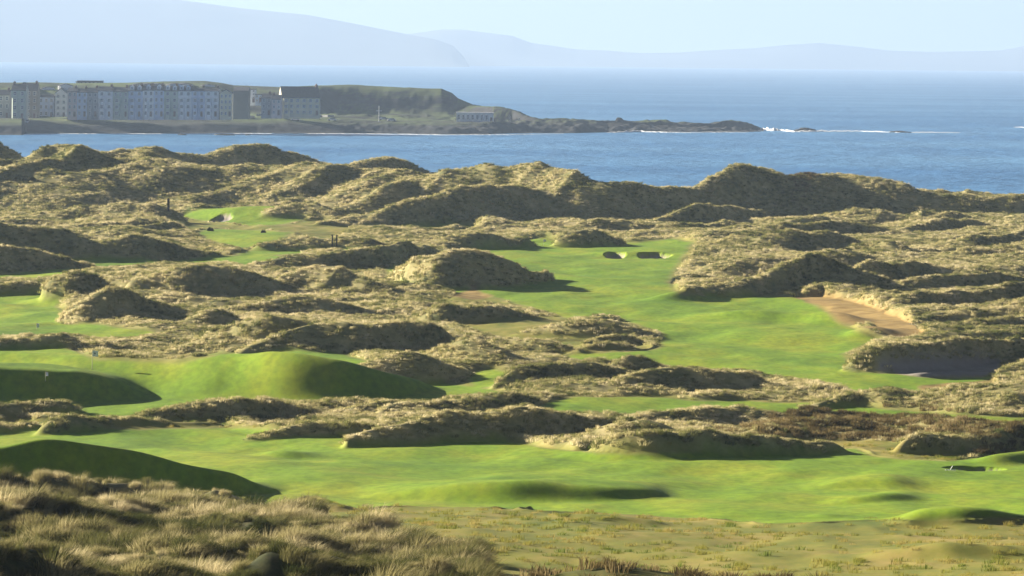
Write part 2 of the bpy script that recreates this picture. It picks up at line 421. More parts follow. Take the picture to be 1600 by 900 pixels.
    R([(480, 350), (540, 333), (600, 325), (660, 312), (720, 300), (790, 296), (850, 300), (900, 318)], [(480, 353), (600, 354), (740, 350), (900, 346)], s=2.4, seed=73),
    R([(600, 335), (650, 316), (700, 292), (745, 274), (800, 268), (860, 278), (900, 300)], [(600, 338), (700, 330), (800, 326), (900, 330)], s=2.6, seed=74),
    R([(780, 358), (820, 350), (850, 343), (900, 346), (960, 343), (1000, 346), (1070, 354)], [(780, 364), (900, 365), (1070, 362)], s=3, seed=75),
    R([(680, 380), (740, 371), (800, 372), (840, 380)], [(680, 386), (760, 390), (840, 386)], s=1.7, seed=76),
    R([(870, 376), (885, 366), (920, 360), (950, 364), (980, 376)], [(870, 382), (920, 386), (980, 380)], s=1.7, seed=77, low=.2),
    R([(560, 372), (640, 362), (700, 362), (760, 370)], 378, s=2.6, seed=78, low=.3),
    R([(380, 388), (430, 374), (480, 370), (540, 370), (590, 378)], [(380, 392), (480, 392), (590, 388)], s=2.6, seed=79, low=.3),
    R([(260, 327), (285, 317), (330, 311), (360, 314), (385, 325)], 330, s=1.7, seed=80, low=.3),
    R([(400, 340), (440, 330), (490, 322), (520, 330), (540, 344)], [(400, 343), (480, 344), (540, 350)], s=2.2, seed=81, low=.3),
    R([(30, 340), (120, 325), (200, 322), (260, 330), (290, 342)], [(30, 348), (160, 350), (290, 348)], s=3.2, seed=82),
    # --- skyline
    R([(-300, 250), (0, 243), (38, 240), (70, 228), (95, 223), (125, 221), (150, 226), (185, 232), (230, 243), (300, 256), (400, 260), (500, 262), (600, 268), (700, 276), (760, 290)],
      [(-300, 352), (0, 350), (200, 340), (400, 332), (600, 334), (760, 340)], s=6.0, seed=83, low=.6),
    R([(-300, 246), (-150, 232), (-60, 218), (-20, 215), (0, 219), (20, 229), (42, 242)], [(-300, 262), (42, 248)], s=2.0, seed=84, low=.6),
    R([(185, 242), (205, 236), (215, 231), (240, 232), (270, 233), (300, 238), (320, 239), (340, 231), (365, 227), (400, 228), (425, 225), (440, 237), (480, 240), (500, 249), (545, 252), (575, 258)],
      [(185, 250), (240, 264), (330, 264), (420, 262), (575, 264)], s=2.2, seed=85, low=.6),
    R([(500, 266), (545, 252), (575, 243), (595, 236), (610, 233), (630, 237), (650, 246), (670, 257), (700, 270)], [(500, 270), (600, 280), (700, 274)], s=2.2, seed=86, low=.6),
    R([(640, 285), (690, 268), (720, 266), (745, 262), (760, 256), (800, 257), (850, 254), (880, 259), (915, 268), (935, 275), (950, 280), (965, 273), (985, 271), (1005, 273), (1030, 281), (1050, 284), (1075, 283), (1090, 285), (1110, 277), (1130, 268), (1150, 260), (1175, 257), (1200, 259), (1220, 266), (1235, 274), (1265, 275), (1290, 268), (1310, 266), (1340, 272), (1355, 275), (1380, 275), (1405, 278), (1420, 287), (1432, 295), (1450, 294), (1490, 296), (1530, 300), (1570, 305), (1600, 308), (1750, 316)],
      [(640, 340), (760, 344), (900, 352), (1000, 350), (1100, 343), (1200, 340), (1330, 338), (1750, 342)], s=[(640, 2.6), (860, 2.3), (920, 1.9), (1050, 1.9), (1250, 2.8), (1400, 2.8), (1430, 2.4), (1700, 2.4)], seed=87, low=.6, relief=0.6, tmax=20, tilt=0.3),
]
SB = blur2(lay(rough_ridges), 2, 2)
SB *= (1 + 0.10 * fbm(X / 6, Y / 9, 31, 2))

# ------------------------------------------------------------------ land cover
BAx = AA
BBx = (H - ZA) / DG
wobx = 0.00045 * fbm(X / 3.0, Y / 5.0, 51, 3)
woby = 0.00030 * fbm(X / 4.0, Y / 6.0, 57, 3)
def inside(pts):
    pa, pb = poly_ab(pts)
    ii0, ii1 = max(0, np.searchsorted(A, pa.min()) - 3), min(NC, np.searchsorted(A, pa.max()) + 3)
    a = (BAx[:, ii0:ii1] + wobx[:, ii0:ii1]); b = BBx[:, ii0:ii1] + woby[:, ii0:ii1]
    m = np.zeros(a.shape, bool)
    n = len(pa)
    for i in range(n):
        x0, y0, x1, y1 = pa[i], pb[i], pa[i - 1], pb[i - 1]
        if y0 == y1: continue
        c = ((y0 > b) != (y1 > b)) & (a < (x1 - x0) * (b - y0) / (y1 - y0) + x0)
        m ^= c
    out = np.zeros(X.shape, bool)
    out[:, ii0:ii1] = m
    return out

mown = np.zeros(X.shape, bool)
for P in [
    # near fairway
    [(-300, 668), (0, 670), (160, 670), (400, 668), (560, 680), (700, 678), (800, 692), (900, 706), (1060, 705), (1340, 700), (1360, 712), (1480, 722), (1540, 712), (1700, 690), (1760, 806), (1400, 812), (1200, 818), (1100, 812), (960, 803), (800, 797), (620, 792), (560, 796), (500, 780), (460, 768), (300, 762), (-300, 760)],
    # raised green at left, with its lower apron
    [(-300, 540), (0, 536), (100, 542), (150, 560), (280, 566), (350, 550), (450, 540), (540, 555), (700, 600), (800, 612), (700, 625), (600, 632), (500, 634), (420, 625), (330, 628), (240, 652), (150, 655), (-300, 650)],
    # upper left green
    [(-300, 455), (0, 458), (35, 460), (60, 450), (100, 455), (90, 480), (110, 495), (120, 503), (180, 510), (240, 517), (250, 524), (150, 527), (100, 524), (-300, 524)],
    # long fairway
    [(700, 455), (620, 450), (600, 420), (640, 400), (760, 385), (850, 372), (900, 380), (980, 378), (1050, 373), (1085, 378), (1062, 410), (1046, 440), (1060, 461), (1180, 463), (1250, 464), (1290, 485), (1315, 505), (1345, 518), (1375, 530), (1318, 552), (1328, 568), (1380, 582), (1440, 590), (1530, 590), (1560, 586), (1540, 596), (1480, 602), (1440, 606), (1425, 624), (1350, 618), (1290, 602), (1200, 587), (1140, 579), (1050, 574), (990, 560), (960, 566), (890, 566), (885, 555), (960, 550), (1030, 545), (1035, 520), (960, 497), (880, 497), (850, 488), (780, 466)],
    # cut strip below the long ridge
    [(850, 628), (900, 621), (1000, 621), (1100, 625), (1200, 628), (1280, 628), (1400, 640), (1500, 650), (1700, 652), (1700, 662), (1500, 655), (1350, 646), (1200, 650), (1100, 646), (1000, 654), (900, 652), (840, 640)],
    # small greens among the dunes
    [(725, 585), (770, 575), (800, 585), (780, 605), (740, 606)],
    # strips at upper left
    [(-300, 428), (0, 428), (100, 420), (200, 408), (330, 402), (400, 394), (460, 404), (450, 422), (400, 428), (370, 410), (240, 418), (130, 425), (60, 436), (-300, 445)],
    [(0, 400), (330, 398), (400, 408), (0, 420)],
    [(268, 336), (300, 326), (400, 320), (480, 318), (500, 328), (470, 345), (430, 352), (380, 352), (320, 346)],
    [(300, 362), (340, 358), (460, 362), (440, 374), (380, 388), (350, 384), (320, 372)],
    [(560, 350), (640, 348), (740, 354), (730, 361), (640, 359), (560, 356)],
    [(360, 396), (430, 388), (560, 386), (560, 391), (420, 398)],
]:
    mown |= inside(P)
fesc = np.zeros(X.shape, bool)
nearbank = inside([(-300, 696), (0, 694), (60, 684), (120, 690), (200, 708), (330, 734), (470, 768), (480, 776), (400, 800), (300, 790), (200, 778), (-300, 775)])
mown |= nearbank
for P in [
    [(-300, 696), (0, 694), (60, 684), (120, 690), (200, 708), (330, 734), (470, 768), (480, 776), (400, 800), (300, 790), (200, 778), (-300, 775)],
    [(400, 752), (470, 768), (560, 790), (800, 790), (1100, 806), (1760, 800), (1760, 1000), (1360, 1000), (1000, 1000), (780, 1000), (760, 900), (740, 880), (680, 850), (560, 830), (480, 800), (430, 780)],
    [(1100, 716), (1160, 690), (1400, 690), (1500, 708), (1540, 712), (1480, 724), (1360, 716)],
    [(690, 470), (720, 452), (800, 448), (860, 470), (870, 492), (820, 486)],
    [(0, 655), (200, 660), (420, 664), (560, 682), (560, 690), (0, 674)],
    [(380, 350), (520, 342), (560, 360), (480, 386), (360, 392), (320, 366)],
    [(220, 340), (320, 344), (420, 360), (300, 366)],
    [(660, 486), (880, 496), (1030, 545), (890, 566), (820, 540), (740, 520)],
    [(1420, 655), (1700, 660), (1700, 672), (1500, 664)],
]:
    fesc |= inside(P)
fesc &= ~mown
bare = inside([(1235, 461), (1290, 462), (1345, 474), (1400, 492), (1436, 508), (1450, 526), (1398, 530), (1362, 514), (1312, 503), (1288, 480)])
bare |= inside([(1438, 604), (1500, 598), (1560, 596), (1550, 614), (1480, 622), (1440, 622)])
bare |= inside([(1205, 328), (1240, 320), (1284, 328), (1260, 336), (1215, 336)])
bare |= inside([(700, 462), (740, 452), (770, 462), (740, 470)])

SMX = 0.3
rough = np.clip(SB / SMX, 0, 1)
def blur(m, nx=1, ny=1, it=1):
    m = m.astype(np.float32)
    for _ in range(it):
        p = np.pad(m, ((ny, ny), (nx, nx)), mode='edge')
        s = np.zeros_like(m)
        for j in range(2 * ny + 1):
            for i in range(2 * nx + 1):
                s += p[j:j + m.shape[0], i:i + m.shape[1]]
        m = s / ((2 * nx + 1) * (2 * ny + 1))
    return m
mownf = blur(mown, 2, 1, 2) * (1 - rough)
barem = blur(bare, 2, 1, 1)
barem *= np.clip(1 - (SB - 0.6) / 0.6, 0, 1)
mownf *= (1 - barem)
semi = np.clip(blur(blur(mown, 8, 1, 1), 1, 3, 1) * 2.2, 0, 1)
fescf = np.maximum(blur(fesc, 3, 1, 2), semi * np.clip(1 - SB / 0.2, 0, 1)) * (1 - np.clip((SB - .1) / .5, 0, 1)) * (1 - mownf)
wild = np.clip(1 - mownf - fescf - barem, 0, 1)

# dune surface: hummocks and small knife ridges, only where the ground is wild
fade = np.clip((1120 - DG) / 150, 0, 1)
hum = 0.55 * ridged(*rot(X, Y, 28, 7.5, 12), seed=61, octv=2) + 0.35 * fbm(X / 5.5, Y / 8, 71, 3)
hum += 0.9 * (ridged(*rot(X, Y, -15, 26, 34), seed=77, octv=1) - 0.2) * np.clip((DG - 430) / 200, 0.25, 1)
hum += 1.55 * (ridged(*rot(X + 2.5 * fbm(X / 12, Y / 20, 171, 2), Y, -31, 11, 30), seed=141, octv=2) - 0.25) * (0.55 + 0.9 * np.clip(0.5 + fbm(X / 30, Y / 60, 181, 2), 0, 1))
hum += 0.09 * fbm(X / 1.3, Y / 2.0, 83, 2)
hum *= 0.66 * np.interp(DG, [150, 260], [0.45, 1.0])
Z = ZA + SB + hum * wild * fade + 0.06 * fbm(X / 1.5, Y / 3.5, 93, 2) * fescf + 0.08 * fbm(X / 6, Y / 14, 97, 2) * fescf
Z += 0.25 * barem * fbm(X / 5, Y / 7, 99, 2) * 0.5
del hum

# bunkers: bowls cut into the ground, sand inside
sandm = np.zeros(X.shape, np.float32)
def bowl(px, py, rx, ry, depth):
    """a sand pit with a steep far lip; centre from the mown sheet"""
    a, b = ab(px, py)
    i = int(np.argmin(abs(A - a)))
    j = int(np.argmin(abs(BBx[:, i] - b)))
    D0 = DD[j]; x0 = a * D0
    dx, dy = (X - x0) / rx, (Y - D0) / ry
    r = np.sqrt(dx * dx + dy * dy) + 0.08 * fbm(X / 2, Y / 2, 5, 2)
    k = sstep((1.04 - r) / 0.24)
    Z[:] -= depth * k
    sandm[:] = np.maximum(sandm, sstep((0.97 - r) / 0.08))
bowl(961, 396, 1.5, 5.0, 1.1)
bowl(1024, 399, 2.4, 6.5, 1.35)
bowl(346, 342, 1.9, 5.0, 0.8)
bowl(1522, 733, 2.0, 2.6, 0.9)
sandm *= (1 - np.clip(SB / 0.3, 0, 1))
# the great bunker: a sheet of sand climbing the lower half of its bank
big = rough_ridges[[i for i, r_ in enumerate(rough_ridges) if r_ is not None][53]]
BBf = (H - Z) / DG
pa, pb = poly_ab([(1368, 560), (1400, 554), (1470, 551), (1540, 551), (1568, 560), (1560, 572), (1530, 585), (1440, 587), (1395, 578)])
bi = (AA > pa.min()) & (AA < pa.max())
top = np.interp(A, *[v for v in poly_ab([(1362, 575), (1385, 558), (1470, 553), (1540, 552), (1572, 566)])])[None, :]
bot = np.interp(A, *[v for v in poly_ab([(1362, 576), (1395, 583), (1440, 589), (1535, 588), (1572, 574)])])[None, :]
reg = bi & (BBf > top) & (BBf < bot) & (DG > 380) & (DG < 480)
sandm = np.maximum(sandm, blur(reg, 1, 1, 1))
for m_ in (mownf, fescf, barem):
    m_ *= (1 - sandm)
wild = np.clip(wild * (1 - sandm), 0, 1)

# ------------------------------------------------------------------ materials of the links
def ground_material():
    m = bpy.data.materials.new('links_turf')
    m.use_nodes = True
    nt = m.node_tree
    L = nt.links.new
    bs = nt.nodes['Principled BSDF']
    geo = node(nt, 'ShaderNodeNewGeometry')
    at_ = node(nt, 'ShaderNodeAttribute', attribute_name='cover')
    sep = node(nt, 'ShaderNodeSeparateColor')
    L(at_.outputs['Color'], sep.inputs['Color'])
    def noise(scale, detail=4, rough=0.6, sc=(1, 1, 1)):
        mp = node(nt, 'ShaderNodeMapping')
        mp.inputs['Scale'].default_value = sc
        L(geo.outputs['Position'], mp.inputs['Vector'])
        n = node(nt, 'ShaderNodeTexNoise')
        n.inputs['Scale'].default_value = scale
        n.inputs['Detail'].default_value = detail
        n.inputs['Roughness'].default_value = rough
        L(mp.outputs['Vector'], n.inputs['Vector'])
        return n.outputs['Fac']
    def ramp(src, stops):
        r = node(nt, 'ShaderNodeValToRGB')
        e = r.color_ramp.elements
        while len(e) < len(stops): e.new(0.5)
        for i, (p, c) in enumerate(stops):
            e[i].position = p
            e[i].color = (*c, 1)
        L(src, r.inputs['Fac'])
        return r.outputs['Color']
    def mix(f, a, b):
        mx = node(nt, 'ShaderNodeMix', data_type='RGBA')
        L(f, mx.inputs['Factor'])
        L(a, mx.inputs['A']); L(b, mx.inputs['B'])
        return mx.outputs['Result']
    mownc = ramp(noise(0.10, 5, 0.65, (1.3, 0.45, 1)), [(0.3, (0.110, 0.220, 0.006)), (0.48, (0.180, 0.290, 0.008)), (0.70, (0.290, 0.330, 0.015))])
    fine = ramp(noise(1.6, 3, 0.6, (1, 0.4, 1)), [(0.32, (0.76, 0.78, 0.76)), (0.65, (1.12, 1.1, 1.1))])
    mm = node(nt, 'ShaderNodeMix', data_type='RGBA', blend_type='MULTIPLY'); mm.inputs['Factor'].default_value = 1
    L(mownc, mm.inputs['A']); L(fine, mm.inputs['B'])
    mownc = mm.outputs['Result']
    fesca = ramp(noise(0.22, 6, 0.7, (1, 0.35, 1)), [(0.30, (0.11, 0.15, 0.018)), (0.5, (0.22, 0.21, 0.032)), (0.70, (0.33, 0.25, 0.07))])
    wildc = ramp(noise(0.35, 6, 0.7, (1, 0.7, 1)), [(0.32, (0.10, 0.115, 0.035)), (0.52, (0.32, 0.28, 0.11)), (0.7, (0.54, 0.44, 0.22))])
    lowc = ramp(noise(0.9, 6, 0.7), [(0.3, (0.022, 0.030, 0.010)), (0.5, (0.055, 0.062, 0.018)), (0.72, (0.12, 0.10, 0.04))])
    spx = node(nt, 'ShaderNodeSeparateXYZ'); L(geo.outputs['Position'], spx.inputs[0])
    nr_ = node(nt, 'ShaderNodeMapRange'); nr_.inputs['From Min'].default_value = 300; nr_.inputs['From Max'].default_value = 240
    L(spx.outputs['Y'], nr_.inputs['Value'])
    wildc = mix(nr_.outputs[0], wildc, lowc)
    barec = ramp(noise(0.5, 5, 0.6), [(0.3, (0.26, 0.165, 0.05)), (0.7, (0.46, 0.32, 0.11))])
    sandc = ramp(noise(1.0, 5, 0.6), [(0.3, (0.26, 0.225, 0.195)), (0.7, (0.33, 0.29, 0.25))])
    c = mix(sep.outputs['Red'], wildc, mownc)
    c = mix(sep.outputs['Green'], c, fesca)
    c = mix(sep.outputs['Blue'], c, sandc)
    c = mix(at_.outputs['Alpha'], c, barec)
    L(c, bs.inputs['Base Color'])
    bs.inputs['Roughness'].default_value = 0.9
    bs.inputs['Specular IOR Level'].default_value = 0.15
    # turf nap
    bp = node(nt, 'ShaderNodeBump')
    bp.inputs['Distance'].default_value = 0.05
    bp.inputs['Strength'].default_value = 0.35
    L(noise(4.0, 4, 0.7), bp.inputs['Height'])
    L(bp.outputs['Normal'], bs.inputs['Normal'])
    return m
M_ground = ground_material()

verts = np.stack([X, Y, Z], -1).reshape(-1, 3)
# vertex normals of the whole sheet, so that the pieces meet without seams
gx = np.gradient(verts.reshape(NR, NC, 3), axis=1)
gy = np.gradient(verts.reshape(NR, NC, 3), axis=0)
nrm = np.cross(gx, gy).reshape(-1, 3)
nrm /= np.linalg.norm(nrm, axis=1, keepdims=True)
del gx, gy
cover = np.stack([mownf, fescf, sandm, barem], -1).reshape(-1, 4).astype(np.float32)
ij = (np.arange(NR - 1)[:, None] * NC + np.arange(NC - 1)[None, :]).reshape(-1)
quads = np.stack([ij, ij + 1, ij + NC + 1, ij + NC], -1)
cls = np.zeros((NR, NC), np.int8)
cls[mownf > 0.5] = 1
cls[sandm > 0.5] = 2
qc = cls[:-1, :-1].reshape(-1)
for name, k, lab in (('dunes', 0, 'rolling sand dunes of rough straw grass round the fairways'),
                     ('fairway', 1, 'smooth mown green fairways and greens between the dunes'),
                     ('bunker_sand', 2, 'sand in the bunkers cut into the turf')):
    q = quads[qc == k]
    used, inv = np.unique(q.ravel(), return_inverse=True)
    me = np_mesh(name, verts[used], inv.reshape(-1, 4))
    ca = me.attributes.new('cover', 'FLOAT_COLOR', 'POINT')
    ca.data.foreach_set('color', cover[used].ravel())
    me.normals_split_custom_set_from_vertices(nrm[used].astype(np.float32))
    me.materials.append(M_ground)
    o = bpy.data.objects.new(name, me)
    col.objects.link(o)
    tag(o, lab, None, None, 'structure')
del quads, q

Zr = Z
def ground_hit(px, py, dmin=150):
    """first point of the terrain on the sight line through a spot"""
    a, b = ab(px, py)
    i = int(np.clip(np.argmin(abs(A - a)), 0, NC - 1))
    bb = (H - Zr[:, i]) / DD
    for j in range(np.searchsorted(DD, dmin), NR):
        if bb[j] <= b:
            return Vector((a * DD[j], DD[j], Zr[j, i]))
    return Vector((a * DD[-1], DD[-1], 0))
def ground_z(x, y):
    j = np.clip(np.searchsorted(DD, y), 1, NR - 1)
    i = np.clip(np.searchsorted(A, x / y), 1, NC - 1)
    return Zr[j, i]

# ------------------------------------------------------------------ grass
def grass_material(name, stops, trans=0.45, dark=(0.5, 0.5, 0.5)):
    m = bpy.data.materials.new(name)
    m.use_nodes = True
    nt = m.node_tree
    L = nt.links.new
    nt.nodes.clear()
    out = node(nt, 'ShaderNodeOutputMaterial')
    geo = node(nt, 'ShaderNodeNewGeometry')
    n = node(nt, 'ShaderNodeTexNoise')
    n.inputs['Scale'].default_value = 0.09
    n.inputs['Detail'].default_value = 5
    n.inputs['Roughness'].default_value = 0.7
    L(geo.outputs['Position'], n.inputs['Vector'])
    oi = node(nt, 'ShaderNodeObjectInfo')
    ma = node(nt, 'ShaderNodeMath', operation='MULTIPLY_ADD')
    ma.inputs[1].default_value = 0.30
    ma.inputs[2].default_value = -0.15
    L(oi.outputs['Random'], ma.inputs[0])
    ad = node(nt, 'ShaderNodeMath', operation='ADD')
    L(n.outputs['Fac'], ad.inputs[0]); L(ma.outputs[0], ad.inputs[1])
    r = node(nt, 'ShaderNodeValToRGB')
    e = r.color_ramp.elements
    while len(e) < len(stops): e.new(0.5)
    for i, (p, c) in enumerate(stops):
        e[i].position = p; e[i].color = (*c, 1)
    L(ad.outputs[0], r.inputs['Fac'])
    d = node(nt, 'ShaderNodeBsdfDiffuse')
    t = node(nt, 'ShaderNodeBsdfTranslucent')
    mx = node(nt, 'ShaderNodeMixShader')
    mx.inputs[0].default_value = trans
    L(r.outputs['Color'], d.inputs['Color']); L(r.outputs['Color'], t.inputs['Color'])
    L(d.outputs[0], mx.inputs[1]); L(t.outputs[0], mx.inputs[2])
    L(mx.outputs[0], out.inputs['Surface'])
    return m

STRAW = [(0.28, (0.085, 0.105, 0.030)), (0.42, (0.25, 0.25, 0.085)), (0.54, (0.54, 0.47, 0.22)), (0.69, (0.78, 0.68, 0.41))]
M_straw = grass_material('marram_straw', STRAW)
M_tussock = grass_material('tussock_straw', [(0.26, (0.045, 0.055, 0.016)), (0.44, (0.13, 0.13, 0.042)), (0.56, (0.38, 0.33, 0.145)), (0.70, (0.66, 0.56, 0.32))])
M_bracken = grass_material('brown_scrub', [(0.3, (0.07, 0.05, 0.025)), (0.48, (0.17, 0.13, 0.05)), (0.7, (0.40, 0.31, 0.15))])
M_short = grass_material('short_rough', [(0.3, (0.13, 0.18, 0.03)), (0.5, (0.28, 0.26, 0.05)), (0.7, (0.42, 0.33, 0.11))])

protos = bpy.data.collections.new('grass_clumps')     # clump shapes, only drawn through the instancer
def tuft(name, m, blades, hgt, w, spread, lean, r0, seed):
    rd = random.Random(seed)
    v, f = [], []
    for k in range(blades):
        th = rd.uniform(0, 2 * math.pi)
        rr = r0 * math.sqrt(rd.random())
        bx, by = rr * math.cos(th), rr * math.sin(th)
        hh = hgt * rd.uniform(0.55, 1.0) * (1 - 0.35 * (rr / r0) ** 2)
        th2 = th + rd.uniform(-0.8, 0.8)
        sp = spread * rd.uniform(0.2, 1.0) * (0.4 + rr / r0)
        tx, ty = sp * math.cos(th2) + lean * hh, sp * math.sin(th2)
        fa = rd.uniform(0, math.pi)
        wx, wy = 0.5 * w * math.cos(fa), 0.5 * w * math.sin(fa)
        n = len(v)
        v += [(bx - wx, by - wy, -0.12), (bx + wx, by + wy, -0.12),
              (bx + tx * .35 - wx * .8, by + ty * .35 - wy * .8, hh * .62), (bx + tx * .35 + wx * .8, by + ty * .35 + wy * .8, hh * .62),
              (bx + tx, by + ty, hh * rd.uniform(.8, 1.0))]
        f += [(n, n + 1, n + 3, n + 2), (n + 2, n + 3, n + 4)]
    me = bpy.data.meshes.new(name)
    me.from_pydata(v, [], f)
    me.materials.append(m)
    o = bpy.data.objects.new(name, me)
    return o
def proto_coll(nm, specs):
    c = bpy.data.collections.new(nm)
    for i, s in enumerate(specs):
        c.objects.link(tuft('%s_%02d' % (nm, i), *s))
    return c
C_far = proto_coll('clump_far', [(M_straw, 50, 0.46, 0.035, 0.40, 0.35, 0.34, 1), (M_straw, 46, 0.36, 0.035, 0.45, 0.4, 0.42, 2), (M_straw, 54, 0.56, 0.035, 0.35, 0.4, 0.30, 3)])
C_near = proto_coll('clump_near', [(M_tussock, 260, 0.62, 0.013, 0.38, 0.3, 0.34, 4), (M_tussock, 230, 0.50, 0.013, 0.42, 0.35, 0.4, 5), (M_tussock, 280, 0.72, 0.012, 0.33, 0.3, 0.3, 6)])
C_scrub = proto_coll('clump_scrub', [(M_bracken, 90, 0.5, 0.03, 0.3, 0.05, 0.4, 7), (M_bracken, 80, 0.4, 0.03, 0.35, 0.0, 0.4, 8)])
C_short = proto_coll('clump_short', [(M_short, 60, 0.22, 0.016, 0.15, 0.2, 0.25, 9), (M_short, 60, 0.16, 0.016, 0.15, 0.2, 0.3, 10)])

def instancer(name, pts, rots, scl, coll, label):
    me = bpy.data.meshes.new(name)
    me.vertices.add(len(pts))
    me.vertices.foreach_set('co', pts.astype(np.float32).ravel())
    a = me.attributes.new('rot', 'FLOAT_VECTOR', 'POINT'); a.data.foreach_set('vector', rots.astype(np.float32).ravel())
    a = me.attributes.new('scl', 'FLOAT_VECTOR', 'POINT'); a.data.foreach_set('vector', scl.astype(np.float32).ravel())
    o = bpy.data.objects.new(name, me)
    col.objects.link(o)
    ng = bpy.data.node_groups.new(name, 'GeometryNodeTree')
    ng.interface.new_socket('Geometry', in_out='INPUT', socket_type='NodeSocketGeometry')
    ng.interface.new_socket('Geometry', in_out='OUTPUT', socket_type='NodeSocketGeometry')
    gi = ng.nodes.new('NodeGroupInput'); go = ng.nodes.new('NodeGroupOutput')
    iop = ng.nodes.new('GeometryNodeInstanceOnPoints')
    ci = ng.nodes.new('GeometryNodeCollectionInfo')
    ci.inputs['Collection'].default_value = coll
    ci.inputs['Separate Children'].default_value = True
    ci.inputs['Reset Children'].default_value = True
    iop.inputs['Pick Instance'].default_value = True
    for nm, sock in (('rot', 'Rotation'), ('scl', 'Scale')):
        na = ng.nodes.new('GeometryNodeInputNamedAttribute')
        na.data_type = 'FLOAT_VECTOR'
        na.inputs['Name'].default_value = nm
        ng.links.new(na.outputs['Attribute'], iop.inputs[sock])
    rv = ng.nodes.new('FunctionNodeRandomValue'); rv.data_type = 'INT'
    for s in rv.inputs:
        if s.name == 'Max' and s.type == 'INT': s.default_value = len(coll.objects) - 1
        if s.name == 'Min' and s.type == 'INT': s.default_value = 0
    ng.links.new([s for s in rv.outputs if s.type == 'INT'][0], iop.inputs['Instance Index'])
    ng.links.new(gi.outputs[0], iop.inputs['Points'])
    ng.links.new(ci.outputs[0], iop.inputs['Instance'])
    ng.links.new(iop.outputs[0], go.inputs[0])
    md = o.modifiers.new('clumps', 'NODES')
    md.node_group = ng
    tag(o, label, None, None, 'stuff')
    return o

# cell areas (per grid vertex) for even spreading
dA = A[1] - A[0]
area = (DG * dA) * (DG * math.log(1135 / 112) / (NR - 1))
def scatter(w, dens, cap):
    """w: weight 0..1 per grid vertex; dens: clumps per square metre"""
    lam = (w * dens * area)
    lam[:2] = 0; lam[-2:] = 0; lam[:, :2] = 0; lam[:, -2:] = 0
    n = rng.poisson(lam.ravel())
    idx = np.repeat(np.arange(n.size), n)
    if len(idx) > cap:
        idx = rng.choice(idx, cap, replace=False)
    j, i = idx // NC, idx % NC
    fj, fi = rng.random(len(idx)), rng.random(len(idx))
    j1, i1 = np.minimum(j + 1, NR - 1), np.minimum(i + 1, NC - 1)
    z = (Z[j, i] * (1 - fj) + Z[j1, i] * fj) * (1 - fi) + (Z[j, i1] * (1 - fj) + Z[j1, i1] * fj) * fi
    D = DD[j] * (1 - fj) + DD[j1] * fj
    a = A[i] * (1 - fi) + A[i1] * fi
    return np.stack([a * D, D, z], -1)
def orient(n, tilt=0.15):
    r = np.zeros((n, 3))
    r[:, 0] = rng.normal(0, tilt, n); r[:, 1] = rng.normal(0.12, tilt, n); r[:, 2] = rng.uniform(-0.9, 0.9, n)
    return r
patch = np.clip(0.75 + 0.7 * fbm(X / 3.2, Y / 5.0, 111, 3), 0.25, 1)
sl_ = np.gradient(Z, axis=1) / (DG * (A[1] - A[0])); sy_ = np.gradient(Z, axis=0) / np.gradient(DG, axis=0); patch *= np.clip(np.sqrt(1 + sl_ ** 2 + sy_ ** 2), 1, 4)
lush = np.clip(0.5 + 0.9 * fbm(X / 14, Y / 22, 121, 2), 0, 1)
scrubm = inside([(1120, 690), (1200, 655), (1300, 640), (1440, 640), (1560, 655), (1700, 660), (1700, 712), (1540, 712), (1430, 698), (1200, 696)]) | \
         inside([(740, 900), (900, 868), (1040, 872), (1200, 886), (1360, 900), (1360, 960), (740, 960)]) | \
         inside([(1200, 330), (1240, 318), (1290, 328), (1250, 340)])
scr = blur(scrubm, 3, 2, 2)
W = np.clip((wild - 0.12) / 0.3, 0, 1)
farw = sstep((DG - 240) / 50)
P = scatter(W * patch * farw * (1 - 0.65 * scr) * (0.75 + 0.5 * (DG > 300)), 2.6 * np.clip(620 / DG, 0.6, 1.7), 330000)
print('far clumps', len(P))
s = rng.uniform(0.5, 1.1, len(P)) * np.interp(P[:, 1], [200, 450, 1000], [0.78, 0.72, 1.0])
tall = np.interp(fbm(P[:, 0] / 9, P[:, 1] / 14, 131, 2), [-0.5, 0.5], [0.7, 1.25])
instancer('marram_grass', P, orient(len(P)), np.stack([s * 1.3, s * 1.3, s * tall], -1), C_far, 'straw coloured marram grass covering the sand dunes')
tus = sstep((fbm(X / 1.9, Y / 2.3, 151, 2) - 0.02) / 0.22)
P = scatter(np.clip((blur(wild, 4, 3, 1) - 0.7) / 0.25, 0, 1) * (0.45 + 0.55 * tus) * (1 - farw) * (1 - 0.8 * scr), 6.0, 90000)
print('near clumps', len(P), 'W at mound', W[int(np.searchsorted(DD,152)), int(np.searchsorted(A, -0.09))])
big_ = np.interp(fbm(P[:, 0] / 3.5, P[:, 1] / 5, 141, 2), [-0.45, 0.5], [0.45, 1.5])
s = rng.uniform(0.7, 1.5, len(P)) * (0.55 + 0.6 * tus[np.clip(np.searchsorted(DD, P[:, 1]), 0, NR - 1), np.clip(np.searchsorted(A, P[:, 0] / P[:, 1]), 0, NC - 1)])
instancer('long_grass', P, orient(len(P)), np.stack([s, s, s * np.clip(big_, .6, 1.15)], -1), C_near, 'long dry grass on the near banks below the camera')
P = scatter(np.clip(scr, 0, 1) * W, 2.4, 30000)
s = rng.uniform(0.6, 1.2, len(P))
instancer('heather', P, orient(len(P)), np.stack([s, s, s], -1), C_scrub, 'low brown heather and bracken on the banks')
P = scatter(np.clip(fescf - 0.3, 0, 1) * np.clip(patch - .2, 0, 1) * (DG < 420), 0.9, 60000)
s = rng.uniform(0.6, 1.3, len(P))
instancer('short_rough_grass', P, orient(len(P)), np.stack([s, s, s], -1), C_short, 'short yellow green rough grass beside the fairway')

